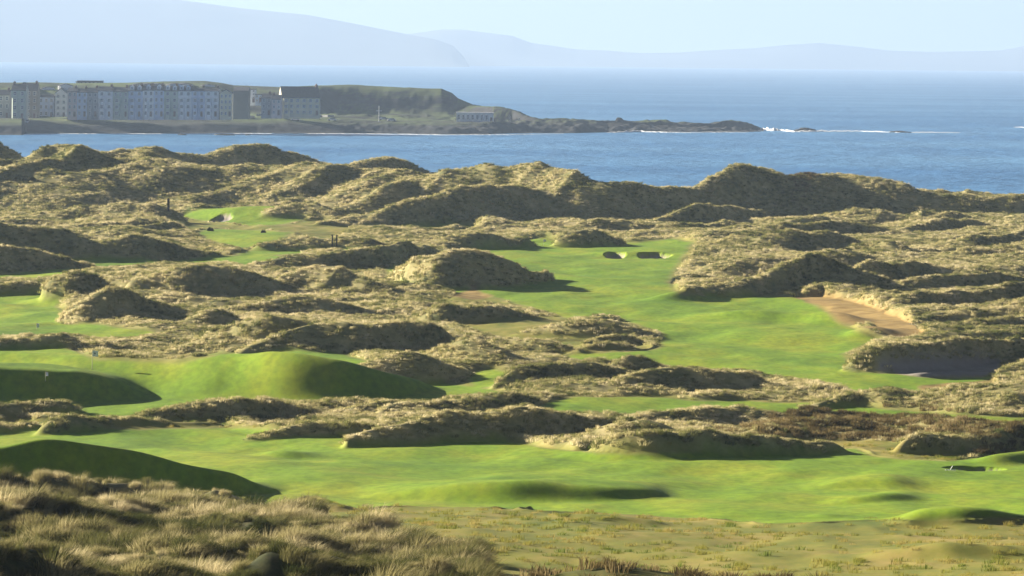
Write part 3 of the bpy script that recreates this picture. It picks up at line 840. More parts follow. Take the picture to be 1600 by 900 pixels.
# ------------------------------------------------------------------ sea
def sea_material():
    m = bpy.data.materials.new('sea_water')
    m.use_nodes = True
    nt = m.node_tree
    L = nt.links.new
    b = nt.nodes['Principled BSDF']
    geo = node(nt, 'ShaderNodeNewGeometry')
    def nz(scale, sc, det=4, ro=0.6):
        mp = node(nt, 'ShaderNodeMapping'); mp.inputs['Scale'].default_value = sc
        mp.inputs['Rotation'].default_value = (0, 0, 0.25)
        L(geo.outputs['Position'], mp.inputs['Vector'])
        n = node(nt, 'ShaderNodeTexNoise'); n.inputs['Scale'].default_value = scale
        n.inputs['Detail'].default_value = det; n.inputs['Roughness'].default_value = ro
        L(mp.outputs['Vector'], n.inputs['Vector'])
        return n.outputs['Fac']
    ad = node(nt, 'ShaderNodeMath', operation='MULTIPLY_ADD')
    L(nz(0.012, (1, 0.5, 1), 3), ad.inputs[0]); ad.inputs[1].default_value = 1.5
    L(nz(0.16, (0.55, 0.8, 1), 5, 0.65), ad.inputs[2])
    bp = node(nt, 'ShaderNodeBump'); bp.inputs['Distance'].default_value = 3.5; bp.inputs['Strength'].default_value = 1.0
    L(ad.outputs[0], bp.inputs['Height'])
    L(bp.outputs['Normal'], b.inputs['Normal'])
    r = node(nt, 'ShaderNodeValToRGB')
    r.color_ramp.elements[0].position = 0.35; r.color_ramp.elements[0].color = (0.060, 0.205, 0.430, 1)
    r.color_ramp.elements[1].position = 0.68; r.color_ramp.elements[1].color = (0.140, 0.330, 0.560, 1)
    L(nz(0.006, (0.6, 0.8, 1), 6, 0.6), r.inputs['Fac'])
    L(r.outputs['Color'], b.inputs['Base Color'])
    b.inputs['Roughness'].default_value = 0.35
    b.inputs['IOR'].default_value = 1.33
    return m
M_sea = sea_material()
nx, ny = 60, 160
xs = np.linspace(-1, 1, nx); ys = 1000 * (24000 / 1000) ** np.linspace(0, 1, ny)
gx, gy = np.meshgrid(xs, ys)
sx = gx * (1200 + gy * 0.45)
vv = np.stack([sx, gy, np.zeros_like(gx)], -1).reshape(-1, 3)
ij = (np.arange(ny - 1)[:, None] * nx + np.arange(nx - 1)[None, :]).reshape(-1)
me = np_mesh('sea', vv, np.stack([ij, ij + 1, ij + nx + 1, ij + nx], -1))
me.materials.append(M_sea)
o = bpy.data.objects.new('sea', me); col.objects.link(o); tag(o, 'blue sea with small waves', None, None, 'structure')
# land under and round the near terrain, so the world does not end at its edge
me = np_mesh('ground', np.array([[-1500, -600, -6], [1500, -600, -6], [1500, 1300, -6], [-1500, 1300, -6]], float), np.array([[0, 1, 2, 3]]))
me.materials.append(M_ground)
o = bpy.data.objects.new('ground', me); col.objects.link(o); tag(o, 'ground under the dunes', None, None, 'structure')

# ------------------------------------------------------------------ headland
def headland():
    nc, nr = 760, 200
    a0, a1 = ab(-260, 200)[0], ab(1193, 200)[0]
    a = np.linspace(a0, a1, nc)
    def ib(pts):
        pa, pb = poly_ab(pts); return np.interp(a, pa, pb)
    bsh = ib([(-260, 213), (0, 211), (35, 211), (40, 208.5), (200, 208.5), (400, 208), (560, 208.5), (700, 210), (770, 210), (800, 208), (900, 208), (950, 206.5), (1110, 206.5), (1193, 206)])
    Dsh = H / bsh
    bshelf = ib([(-260, 186), (0, 186), (200, 184), (400, 182), (560, 187), (700, 191), (770, 191), (840, 190), (900, 191), (1193, 203)])
    bcr = ib([(-260, 129), (0, 129), (60, 128.5), (110, 130), (200, 129.5), (260, 127), (320, 126), (345, 129), (365, 133), (440, 136), (500, 133), (560, 134), (640, 137.5), (690, 139.5), (706, 146), (715, 154), (740, 165), (775, 167), (800, 172), (830, 182), (846, 187), (900, 188), (920, 190), (961, 190), (964, 185), (970, 184.5), (975, 189), (1000, 190), (1028, 188), (1035, 190), (1050, 193), (1105, 194), (1125, 190), (1136, 186.5), (1155, 190), (1170, 195), (1182, 198), (1193, 204)])
    Ds = Dsh + 55
    zs = H - bshelf * Ds
    low_ = np.interp(a, *[v for v in poly_ab([(700, 150), (850, 150)])][:1] + [[0, 1]]) if False else sstep((a - ab(700, 190)[0]) / (ab(850, 190)[0] - ab(700, 190)[0]))
    dc = 250 * (1 - low_) + 62 * low_
    Dc = Dsh + dc
    zc = H - bcr * Dc
    zc = np.maximum(zc, zs * 0.9)
    t = np.linspace(0, 1, nr)[:, None]
    # distance behind the shore
    dist = t ** 1.4 * 520
    Dg = Dsh[None, :] + dist - 14
    dd = Dg - Dsh[None, :]
    east = sstep((a - ab(470, 190)[0]) / 0.008) * (1 - low_)
    flat_end = 100 * (1 - low_) + 58 * low_ + 90 * east
    base = np.interp(dd, [-14, 0], [-3, 0])
    up1 = sstep(dd / 26) * 0.62 + sstep((dd - 20) / 35) * 0.38
    z = np.where(dd < 0, base, zs * up1)
    prof = sstep((dd - flat_end) / (dc - flat_end))
    # concave hillside, with a cliffy upper part at the east end
    z = z + (zc - zs)[None, :] * np.clip(prof, 0, 1) * (dd > flat_end)
    back = np.clip((dd - dc) / 160, 0, 1)
    z = np.where(dd > dc, zc - (zc + 3) * sstep(back), z)
    Xh = a[None, :] * Dg
    n1 = fbm(Xh / 26, Dg / 26, 201, 4)
    n2 = fbm(Xh / 5, Dg / 9, 211, 3)
    crestw = np.exp(-((dd - dc) / 25) ** 2)
    shelfw = np.exp(-((dd - 70) / 30) ** 2) * (1 - low_)
    amp = (0.7 + 0.9 * sstep((a - ab(480, 190)[0]) / 0.006)) * (1 - 0.75 * crestw) * (1 - 0.9 * shelfw)
    z = z + (n1 * 1.3 + n2 * 0.45) * amp * np.clip(dd / 12, 0, 1) * (z > -1)
    rocky = (low_ * 0.9)[None, :] * n2 * np.clip(dd / 10, 0, 1) * (dd < dc + 30)
    z = z + rocky
    vv = np.stack([Xh, Dg, z], -1).reshape(-1, 3)
    ij = (np.arange(nr - 1)[:, None] * nc + np.arange(nc - 1)[None, :]).reshape(-1)
    me = np_mesh('headland', vv, np.stack([ij, ij + 1, ij + nc + 1, ij + nc], -1))
    m = bpy.data.materials.new('headland_turf_and_rock')
    m.use_nodes = True
    nt = m.node_tree; L = nt.links.new
    b = nt.nodes['Principled BSDF']; b.inputs['Roughness'].default_value = 0.95; b.inputs['Specular IOR Level'].default_value = 0.1
    geo = node(nt, 'ShaderNodeNewGeometry')
    n = node(nt, 'ShaderNodeTexNoise'); n.inputs['Scale'].default_value = 0.03; n.inputs['Detail'].default_value = 6
    L(geo.outputs['Position'], n.inputs['Vector'])
    g = node(nt, 'ShaderNodeValToRGB')
    g.color_ramp.elements[0].position = 0.35; g.color_ramp.elements[0].color = (0.040, 0.041, 0.034, 1)
    g.color_ramp.elements[1].position = 0.6; g.color_ramp.elements[1].color = (0.115, 0.150, 0.048, 1)
    L(n.outputs['Fac'], g.inputs['Fac'])
    n2 = node(nt, 'ShaderNodeTexNoise'); n2.inputs['Scale'].default_value = 0.25; n2.inputs['Detail'].default_value = 6
    L(geo.outputs['Position'], n2.inputs['Vector'])
    rk = node(nt, 'ShaderNodeValToRGB')
    rk.color_ramp.elements[0].position = 0.3; rk.color_ramp.elements[0].color = (0.030, 0.028, 0.026, 1)
    rk.color_ramp.elements[1].position = 0.7; rk.color_ramp.elements[1].color = (0.052, 0.055, 0.060, 1)
    L(n2.outputs['Fac'], rk.inputs['Fac'])
    sx_ = node(nt, 'ShaderNodeSeparateXYZ'); L(geo.outputs['True Normal'], sx_.inputs[0])
    sl = node(nt, 'ShaderNodeMapRange'); sl.inputs['From Min'].default_value = 0.90; sl.inputs['From Max'].default_value = 0.985
    L(sx_.outputs['Z'], sl.inputs['Value'])
    sp = node(nt, 'ShaderNodeSeparateXYZ'); L(geo.outputs['Position'], sp.inputs[0])
    hi = node(nt, 'ShaderNodeMapRange'); hi.inputs['From Min'].default_value = 3.0; hi.inputs['From Max'].default_value = 5.0
    L(sp.outputs['Z'], hi.inputs['Value'])
    mu = node(nt, 'ShaderNodeMath', operation='MULTIPLY'); L(sl.outputs[0], mu.inputs[0]); L(hi.outputs[0], mu.inputs[1])
    mx = node(nt, 'ShaderNodeMix', data_type='RGBA'); L(mu.outputs[0], mx.inputs['Factor'])
    L(rk.outputs['Color'], mx.inputs['A']); L(g.outputs['Color'], mx.inputs['B'])
    L(mx.outputs['Result'], b.inputs['Base Color'])
    me.materials.append(m)
    o = bpy.data.objects.new('headland', me); col.objects.link(o)
    tag(o, 'low rocky headland with turf and a terrace of houses', None, None, 'structure')
    zz = z
    def hz(x, y):
        aa = x / y
        i = int(np.clip(np.searchsorted(a, aa), 0, nc - 1))
        return float(np.interp(y, Dg[:, i], zz[:, i]))
    def hhit(px, py):
        aa, bb = ab(px, py)
        i = int(np.clip(np.searchsorted(a, aa), 0, nc - 1))
        r = (H - zz[:, i]) / Dg[:, i]
        k = np.argmax(r <= bb)
        return Vector((aa * Dg[k, i], Dg[k, i], zz[k, i]))
    return hz, hhit
hz, hhit = headland()

# ------------------------------------------------------------------ mountains beyond the water
def mountains(name, prof, D0, thick, foot_px, label, seed):
    """a range standing in the sea far away: outline heights, real depth"""
    pa, pb = poly_ab(prof)
    nc, nr = 420, 60
    a = np.linspace(pa.min(), pa.max(), nc)
    b = np.interp(a, pa, pb)
    Dc = D0 + thick * 0.5
    zc = np.maximum(H - b * Dc, 0)
    t = np.linspace(0, 1, nr)[:, None]
    Dg = D0 + thick * t + 0 * a[None, :]
    p = np.sin(np.pi * t) ** 0.8
    n = fbm(a[None, :] * 20000 / 900, Dg / 700, seed, 4)
    z = zc[None, :] * p * (1 + 0.14 * n * np.sin(np.pi * t * 2) ** 2) - 3
    vv = np.stack([a[None, :] * Dg, Dg, z], -1).reshape(-1, 3)
    ij = (np.arange(nr - 1)[:, None] * nc + np.arange(nc - 1)[None, :]).reshape(-1)
    me = np_mesh(name, vv, np.stack([ij, ij + 1, ij + nc + 1, ij + nc], -1))
    me.materials.append(M_mount)
    o = bpy.data.objects.new(name, me); col.objects.link(o)
    tag(o, label, None, None, 'structure')
M_mount = mat('mountain_moor', (0.17, 0.19, 0.19), 0.95, color2=(0.12, 0.14, 0.14), nscale=0.0012, spec=0.05)
mountains('hills', [(-500, -120), (-200, -80), (0, -40), (150, -16), (250, -4), (290, 0), (380, 12), (480, 22), (540, 33), (600, 45), (640, 53), (680, 60), (708, 70), (725, 88), (738, 112)], 17500, 3000, None, 'near blue range of hills beyond the sea at left', 301)
mountains('hills', [(560, 85), (600, 62), (640, 52), (690, 45), (720, 45), (760, 50), (800, 55), (830, 66), (860, 70), (900, 76), (950, 78), (1000, 82), (1060, 81), (1120, 77), (1180, 74), (1230, 69), (1280, 66), (1340, 72), (1390, 78), (1450, 80), (1520, 79), (1560, 78), (1600, 71), (1700, 60), (1900, 70)], 20500, 3000, None, 'far pale range of hills along the horizon', 311)

# ------------------------------------------------------------------ town
WALLC = {
    'white': (0.88, 0.88, 0.87), 'cream': (0.74, 0.66, 0.46), 'blue': (0.58, 0.66, 0.78), 'grey': (0.34, 0.35, 0.36),
    'pink': (0.66, 0.54, 0.50), 'green': (0.52, 0.58, 0.48), 'dark': (0.07, 0.09, 0.10), 'yellow': (0.62, 0.55, 0.34), 'stone': (0.28, 0.26, 0.22),
}
MW = {k: mat('render_' + k, c, 0.8, noise=0.10, nscale=0.6) for k, c in WALLC.items()}
M_slate = mat('roof_slate', (0.085, 0.085, 0.095), 0.6, noise=0.3, nscale=1.2)
M_glass = mat('window_glass', (0.10, 0.12, 0.15), 0.15, spec=0.6)
M_frame = mat('window_frame_paint', (0.72, 0.72, 0.70), 0.5)
M_brick = mat('chimney_brick', (0.22, 0.13, 0.09), 0.9, noise=0.3, nscale=3)
M_door = mat('door_paint', (0.12, 0.05, 0.04), 0.5)
_wcache = {}
def add_window(parent, x, z, w, h, y):
    key = (round(w, 1), round(h, 1))
    if key not in _wcache:
        fr = MB()
        fr.box(-w / 2, -0.06, -h / 2, -w / 2 + 0.12, 0.1, h / 2).box(w / 2 - 0.12, -0.06, -h / 2, w / 2, 0.1, h / 2)
        fr.box(-w / 2 + .12, -0.06, h / 2 - 0.12, w / 2 - .12, 0.1, h / 2).box(-w / 2 + .12, -0.1, -h / 2, w / 2 - .12, 0.1, -h / 2 + 0.14).box(-w / 2 + .12, -0.05, -0.05, w / 2 - .12, 0.08, 0.05)
        fo = fr.build('window', M_frame, parent)
        po = MB().box(-w / 2 + 0.12, -0.02, -h / 2 + .14, w / 2 - 0.12, 0.03, h / 2 - .12).build('pane', M_glass, fo)
        _wcache[key] = (fo.data, po.data)
    else:
        fm, pm = _wcache[key]
        fo = bpy.data.objects.new('window', fm); col.objects.link(fo); fo.parent = parent
        po = bpy.data.objects.new('pane', pm); col.objects.link(po); po.parent = fo
    fo.location = (x, y, z)
    return fo

def house(name, x0, x1, ye, yr, yb, colr, label, cat='house', floors=3, bays=None, depth=9, D=None, rz=0.0, gable=False,
          dormer=False, chim=(1,), bay=False, group=None, door=True, flat=False, sink=1.5, wscale=1.0, roofm=None, win=True):
    """x0..x1 the facade, ye eaves row, yr ridge row, yb ground row"""
    if D is None:
        D = hhit((x0 + x1) / 2, yb).y + 3
        D = min(max(D, 2080), 2500)
    else:
        D *= 0.957
    p0, p1 = at(x0, yb, D), at(x1, yb, D)
    zg = (p0.z + p1.z) / 2
    w = (p1.x - p0.x)
    he = (yb - ye) / F * D
    hr = (yb - yr) / F * D
    r = empty(name, ((p0.x + p1.x) / 2, D, zg), rz)
    tag(r, label, cat, group)
    hw = w / 2
    wall = MB()
    if gable:
        wall.prism([(-hw, -sink), (hw, -sink), (hw, he), (0, hr - 0.15), (-hw, he)], 0, depth)
    elif flat:
        wall.box(-hw, 0, -sink, hw, depth, he)
    else:
        wall.prismx([(0, -sink), (depth, -sink), (depth, he), (depth / 2, hr - 0.12), (0, he)], -hw, hw)
    wall.build('wall', MW[colr], r)
    rm = roofm or M_slate
    if flat:
        rf = MB().box(-hw - .2, -.25, he, hw + .2, depth + .25, he + max(0.3, hr - he)).build('roof', rm, r)
    elif gable:
        t = 0.25
        rf = MB().prism([(-hw - .3, he - .15), (0, hr), (hw + .3, he - .15), (hw + .3, he - .15 + t), (0, hr + t), (-hw - .3, he - .15 + t)], -0.3, depth + .3).build('roof', rm, r)
    else:
        t = 0.25
        rf = MB().prismx([(-.35, he - .15), (depth / 2, hr), (depth + .35, he - .15), (depth + .35, he - .15 + t), (depth / 2, hr + t), (-.35, he - .15 + t)], -hw + .01, hw - .01).build('roof', rm, r)
    for c in chim:
        cx = (-hw + 0.9) if c == 0 else (hw - 0.9)
        cm = MB().box(cx - .5, depth / 2 - .9, hr - 1.0, cx + .5, depth / 2 + .9, hr + 1.1)
        for q in (-.5, 0, .5):
            cm.tube((cx, depth / 2 + q, hr + 1.1), (cx, depth / 2 + q, hr + 1.5), .14, .11, 6)
        cm.build('chimney', M_brick, rf)
    nb = bays or max(1, int(round(w / 2.6)))
    fh = he / floors
    if bay and w > 4.5:
        bw = min(2.4, w * .36)
        bx = -hw + bw * .75
        topz = fh * min(3, floors) - 0.4
        bm = MB()
        n = len(bm.v)
        prof = [(-bw / 2 - .3, 0), (-bw / 2 + .2, -0.9), (bw / 2 - .2, -0.9), (bw / 2 + .3, 0)]
        bm.v += [(bx + x, y, -sink) for x, y in prof] + [(bx + x, y, topz) for x, y in prof]
        bm.f += [(0, 1, 5, 4), (1, 2, 6, 5), (2, 3, 7, 6), (4, 5, 6, 7), (3, 0, 4, 7), (3, 2, 1, 0)]
        bo = bm.build('bay', MW[colr], r)
        if win:
            for k in range(min(3, floors)):
                add_window(bo, bx, fh * k + fh * .52, bw * .62, fh * .55, -0.93)
    if win:
        for k in range(floors):
            for i in range(nb):
                cx = -hw + (i + .5) * w / nb
                if bay and w > 4.5 and abs(cx - (-hw + min(2.4, w * .36) * .75)) < 1.7 and k < 3:
                    continue
                if door and k == 0 and i == nb - 1:
                    dd = MB().box(cx - .5, -.06, 0, cx + .5, .1, 2.2).build('door', M_door, r)
                    continue
                add_window(r, cx, fh * k + fh * .54, min(1.3, w / nb * .5) * wscale, fh * .55, -0.03)
    if dormer:
        nd = max(1, int(round(w / 3.5)))
        for i in range(nd):
            cx = -hw + (i + .5) * w / nd
            dz = he + 0.3
            dm = MB().prism([(-.85, dz), (.85, dz), (.85, dz + 1.5), (0, dz + 2.3), (-.85, dz + 1.5)], 0.3, depth * .45)
            dm.v = [(x + cx, y, z) for x, y, z in dm.v]
            do = dm.build('dormer', MW['white' if colr != 'white' else 'blue'], rf)
            add_window(do, cx, dz + .85, 1.0, 1.2, 0.27)
    return r

G = 'terraced seafront houses on the headland'
T = 'house'
house('terraced_house', -30, 15, 148, 141, 184, 'grey', 'grey low fronted house cut by the left edge of the photo', floors=3, chim=(1,), bay=True, group=G)
house('guest_house', 17, 40, 141, 132, 185, 'green', 'grey green seafront block under the left of two small roof turrets', floors=4, chim=(0,), bay=True, group=G, depth=12)
house('guest_house', 40, 58, 141, 131, 185, 'stone', 'stone grey seafront block just right of the grey green block', floors=4, chim=(1,), bay=True, group=G, depth=12)
house('guest_house', 60, 84, 152, 148, 183, 'blue', 'lower bluish flat roofed block in the gap left of the pale gable', floors=3, flat=True, group=G, chim=())
house('terraced_house', 86, 104, 146, 138, 183, 'white', 'pale house showing a plain gable at the left end of the terrace', floors=4, gable=True, chim=(), bays=2, group=G)
row = [
    (105, 120, 143, 138, 'pink', 0, 'dull pink narrow house beside the pale gable end'),
    (120, 136, 144, 139, 'blue', 0, 'pale blue narrow house right of the dull pink one'),
    (136, 153, 144, 138, 'grey', 0, 'grey narrow house between a pale blue and a white one'),
    (153, 176, 142, 136, 'white', 0, 'white seafront house with bay, right of the grey narrow one'),
    (176, 200, 143, 137, 'green', 0, 'grey green house left of the dormered row'),
    (200, 223, 142, 134, 'blue', 1, 'leftmost house with dormers, pale blue front'),
    (223, 240, 141, 134, 'white', 1, 'narrow white dormered house right of the pale blue one'),
    (240, 256, 141, 134, 'blue', 1, 'narrow blue dormered house left of the pale green one'),
    (256, 278, 142, 135, 'green', 1, 'pale green dormered house near the middle of the terrace'),
    (278, 299, 142, 136, 'white', 1, 'white dormered house right of the pale green one'),
    (299, 320, 142, 138, 'blue', 0, 'pale blue tall house without dormers near the right end'),
    (320, 342, 142, 138, 'white', 0, 'white tall house left of the cream end house'),
]
for x0, x1, ye, yr, c, dm, lab in row:
    house('terraced_house', x0, x1, ye, yr, 182, c, lab, floors=4, bay=True, dormer=bool(dm), chim=(1,), group=G, depth=10, D=2232)
house('terraced_house', 343, 362, 146, 140, 182, 'cream', 'cream gabled house closing the right end of the terrace', floors=4, gable=True, bays=3, chim=(), group=G, depth=10, D=2230)
house('warehouse', 364, 388, 142, 137, 181, 'dark', 'dark windowless block beside the cream end house', 'building', floors=2, chim=(), D=2250, depth=16, win=False)
house('flats', 387, 399, 140, 139, 160, 'white', 'stepped white modern flats on the slope behind the dark block', 'building', floors=4, flat=True, chim=(), D=2310, bays=2)
house('flats', 399, 409, 148, 147, 160, 'blue', 'lower bluish flats stepped down from the white modern flats', 'building', floors=2, flat=True, chim=(), D=2305, bays=2)
house('villa', 408, 424, 153, 147, 180, 'grey', 'grey purple house left of the big slate roof', floors=3, bay=True, D=2236)
house('villa', 424, 439, 155, 149, 180, 'pink', 'small dull pink house close under the big slate roof gable', floors=3, D=2234, chim=(0,))
house('villa', 440, 500, 153, 136, 180, 'cream', 'wide cream villa under a big dark slate roof', floors=3, bay=True, D=2250, depth=14, rz=math.radians(9), chim=(1,), bays=6)
house('pavilion', 713, 771, 177, 175.5, 190.5, 'white', 'long low white pavilion with a flat roof standing on the shore rocks', 'pavilion', floors=1, flat=True, chim=(), bays=8, depth=7, roofm=MW['white'], door=True)
house('hilltop_block', 121, 159, 127.5, 126, 136, 'dark', 'long dark flat roofed block on the hilltop', 'building', floors=1, flat=True, chim=(), D=2460, bays=6, door=False)
house('hilltop_extension', 118.5, 121.5, 128, 127, 136, 'white', 'bright white end piece left of the dark hilltop block', 'building', floors=1, flat=True, chim=(), D=2459, win=False)
house('long_shed', -30, 43, 188.5, 187, 194, 'white', 'long low white shed by the water at far left', 'building', floors=1, flat=True, chim=(), D=2212, bays=14, door=False)
for k, (x0, x1, ye, yr, yb, c, lab) in enumerate([
    (89, 96, 134, 131, 142, 'white', 'bright white narrow cottage above the pale gable end'),
    (62, 68, 138, 136, 142, 'white', 'tiny white cottage on the slope left of the narrow bright one'),
    (202, 210, 133, 131, 137, 'cream', 'cream cottage on the hill above the first dormered house'),
    (213, 226, 132.5, 131, 136, 'white', 'low white cottage right of the cream hill cottage'),
    (228, 243, 132.5, 131, 136, 'grey', 'low grey cottage third along the hilltop row'),
    (257, 268, 132, 130.5, 136, 'blue', 'low bluish cottage fourth along the hilltop row'),
    (270, 287, 132, 130.5, 136, 'white', 'long white cottage at the right end of the hilltop row'),
    (312, 319, 133.5, 132, 136.5, 'white', 'small bright cottage alone on the hill above the white tall house'),
]):
    house('cottage', x0, x1, ye, yr, yb, c, lab, floors=1, chim=(), depth=7, rz=math.radians(-48), bays=2 if x1 - x0 > 9 else 1, door=False, group='cottages on the headland hill', sink=3)

M_conc = mat('concrete', (0.40, 0.39, 0.37), 0.9, noise=0.2, nscale=0.5)
M_asph = mat('road_asphalt', (0.06, 0.06, 0.065), 0.9)
def ribbon_wall(name, pts, D_off, h, th, m, label, cat):
    w = MB()
    P_ = [hhit(*p) for p in pts]
    for p, q in zip(P_[:-1], P_[1:]):
        d = (q - p); d.z = 0; d.normalize()
        nrm_ = Vector((-d.y, d.x, 0)) * th
        n = len(w.v)
        for s_ in (p, q):
            for o_ in (Vector((0, 0, 0)), nrm_):
                w.v += [tuple(s_ + o_ + Vector((0, 0, -1.2))), tuple(s_ + o_ + Vector((0, 0, h)))]
        w.f += [(n, n + 4, n + 5, n + 1), (n + 2, n + 3, n + 7, n + 6), (n + 1, n + 5, n + 7, n + 3)]
    if len(P_) > 1:
        w.f += [(0, 1, 3, 2)]
        n = len(w.v) - 4
        w.f += [(n, n + 2, n + 3, n + 1)]
    return tag(w.build(name, m), label, cat)
ribbon_wall('sea_wall', [(x, 184.6 + 0.4 * math.sin(x / 30)) for x in range(110, 400, 12)], 0, 1.1, 0.5, M_conc, 'low grey wall along the promenade below the terrace', 'wall')
ribbon_wall('promenade_wall', [(x, 181.2 + (x - 400) * 0.018) for x in range(402, 530, 10)], 0, 1.0, 0.5, M_conc, 'pale wall along the road in front of the wide cream villa', 'wall')
# slipway by the water
p = at(680, 205, 2130)
sl = MB().prismx([(-9, -1), (9, -1), (9, 2.0), (4, 2.0), (-9, 0.3)], -5.6, 5.6).build('slipway', mat('slip_concrete', (0.5, 0.48, 0.45), .9, .2, nscale=.4))
sl.location = (p.x, H / ab(680, 207.6)[1] + 6, 0)
tag(sl, 'pale concrete slipway running into the bay left of the pavilion', 'slipway')
# mast
b_ = hhit(592, 191)
r = empty('flag_mast', b_)
tag(r, 'tall thin white mast standing on the shore left of the pavilion', 'mast')
MB().tube((0, 0, -1), (0, 0, 7.4), .17, .10).build('pole', M_frame, r)
MB().box(-1.3, -.06, 5.0, 1.3, .06, 5.16).build('yard', M_frame, r)
MB().box(-.6, -.6, -1, .6, .6, .35).build('base', M_conc, r)
b_ = hhit(796, 188.5)
r = empty('stone_pillar', b_)
tag(r, 'small pale stone pillar on the low turf right of the pavilion', 'pillar')
MB().box(-.5, -.5, -1, .5, .5, 1.6).build('shaft', M_conc, r)
MB().prism([(-.65, 1.6), (.65, 1.6), (0, 2.1)], -.65, .65).build('cap', M_conc, r)
b_ = hhit(811, 188.5)
r = empty('stone_pillar', b_)
tag(r, 'second fainter pillar a little farther right of the pavilion', 'pillar')
MB().box(-.35, -.35, -1, .35, .35, 1.1).build('shaft', M_conc, r)
MB().prism([(-.45, 1.1), (.45, 1.1), (0, 1.5)], -.45, .45).build('cap', M_conc, r)

# parked cars on the headland road: tiny glints in the photograph
def car(px, py, m, label, rz):
    b_ = hhit(px, py)
    r = empty('parked_car', b_ + Vector((0, 0, 0.05)), rz)
    tag(r, label, 'car', 'cars parked on the headland')
    MB().prismx([(-.85, .35), (.85, .35), (.85, .85), (-.85, .85)], -2.1, 2.1).build('body', m, r)
    MB().prism([(-1.4, .85), (1.5, .85), (.9, 1.42), (-.8, 1.42)], -.75, .75).build('cabin', M_glass, r)
    for x in (-1.3, 1.3):
        for y in (-.8, .8):
            MB().tube((x, y - .1, .33), (x, y + .1, .33), .33, .33, 10).build('wheel', M_asph, r)
M_car1 = mat('car_paint_white', (.7, .7, .7), .3)
M_car2 = mat('car_paint_silver', (.4, .42, .45), .3, metallic=.3)
car(461, 189.5, M_car1, 'tiny white parked car on turf below the wide villa', .1)
car(519, 189.5, M_car1, 'tiny white parked car at the right end of the green strip', 0)
car(599, 188, M_car2, 'tiny silver parked car beside the white mast', .2)
car(612, 190, M_car1, 'tiny white parked car a little right of the mast', .1)

# ------------------------------------------------------------------ rocks and surf
M_rock = mat('wet_rock', (0.07, 0.062, 0.055), 0.7, noise=.6, nscale=.5)
def rock(px, py, wx, h, wy, label, seed, group='rocks awash off the headland'):
    a, b = ab(px, py)
    D = H / b
    me = bpy.data.meshes.new('sea_rock')
    n, k = 28, 12
    v, f = [], []
    for j in range(k + 1):
        ph = j / k * math.pi / 2
        for i in range(n):
            th = i / n * 2 * math.pi
            q = 1 + 0.35 * float(fbm(np.array([math.cos(th) * 2 + seed]), np.array([math.sin(th) * 2 + j * .35]), seed, 3)[0])
            v.append((wx / 2 * math.cos(th) * math.cos(ph) * q, wy / 2 * math.sin(th) * math.cos(ph) * q, h * math.sin(ph) * q - .3))
    for j in range(k):
        for i in range(n):
            f.append((j * n + i, j * n + (i + 1) % n, (j + 1) * n + (i + 1) % n, (j + 1) * n + i))
    me.from_pydata(v, [], f); me.materials.append(M_rock)
    o = bpy.data.objects.new('sea_rock', me); col.objects.link(o)
    o.location = (a * D, D, 0)
    tag(o, label, 'rock', group)
rock(1260, 205.5, 11, 1.9, 10, 'dark rock awash in the surf off the tip of the headland', 3)
rock(1244, 205.5, 4, 1.0, 6, 'small low rock just left of the largest surf rock', 4)
rock(1408, 207, 12, 1.0, 12, 'long flat rock farthest right in the line of surf', 5)
rock(285, 211, 4, .8, 6, 'small dark rock in the bay below the white dormered house', 6)
rock(350, 211.2, 9, .8, 8, 'low dark reef in the bay below the cream end house', 7)
rock(387, 211.4, 3, .6, 6, 'tiny rock right of the low bay reef', 8)

M_foam = mat('sea_foam', (0.80, 0.82, 0.84), 0.9, spec=0.1)
def surf(name, pts, label, seed):
    """lumpy ridge of broken white water; pts = (px, py, height m, depth m)"""
    v, f = [], []
    pp = []
    for (x0, y0, h0, w0), (x1, y1, h1, w1) in zip(pts[:-1], pts[1:]):
        n = max(2, int(abs(x1 - x0) / 1.0))
        for i in range(n):
            t = i / n
            pp.append((x0 + (x1 - x0) * t, y0 + (y1 - y0) * t, h0 + (h1 - h0) * t, w0 + (w1 - w0) * t))
    pp.append(pts[-1])
    K = 7
    xs_ = np.array([q[0] for q in pp])
    nz_ = fbm(xs_ / 6.0, xs_ * 0 + seed, seed, 3); nz2 = fbm(xs_ / 2.0, xs_ * 0 + seed + 5, seed + 1, 2)
    for i, (px, py, h, w) in enumerate(pp):
        a, b = ab(px, py); D = H / b
        hh = 0.62 * h * max(0.15, 0.85 + .7 * nz_[i] + .25 * nz2[i]); D2 = D + 3 * nz_[i]
        for k in range(K):
            t = k / (K - 1)
            v.append((a * D, D2 + (t - .5) * w, hh * math.sin(math.pi * t) * (1 + .2 * math.sin(k * 3 + i)) + .02 - (.1 if k in (0, K - 1) else 0)))
    for i in range(len(pp) - 1):
        for k in range(K - 1):
            f.append((i * K + k, (i + 1) * K + k, (i + 1) * K + k + 1, i * K + k + 1))
    me = bpy.data.meshes.new(name); me.from_pydata(v, [], f); me.materials.append(M_foam)
    me.polygons.foreach_set('use_smooth', [True] * len(me.polygons))
    o = bpy.data.objects.new(name, me); col.objects.link(o)
    tag(o, label, None, None, 'stuff')
surf('surf', [(1178, 200, 1.2, 10), (1190, 202.5, 2.6, 18), (1205, 204, 2.2, 22), (1220, 204, 1.8, 20), (1240, 206, .8, 14), (1290, 205.5, .9, 14), (1345, 205, .5, 12), (1352, 205.5, .6, 10), (1400, 207, .5, 10), (1430, 207, .6, 10), (1475, 207, .25, 10), (1500, 207.3, .1, 8)], 'white surf breaking off the tip of the headland', 41)
surf('surf', [(948, 207.5, .3, 6), (975, 207, .9, 8), (985, 206.5, 1.2, 9), (1000, 206, .9, 8), (1040, 207, .4, 6), (1080, 207.3, .3, 5), (1120, 207, .5, 5), (1170, 206.8, .2, 5)], 'white surf along the low rocks of the headland', 43)
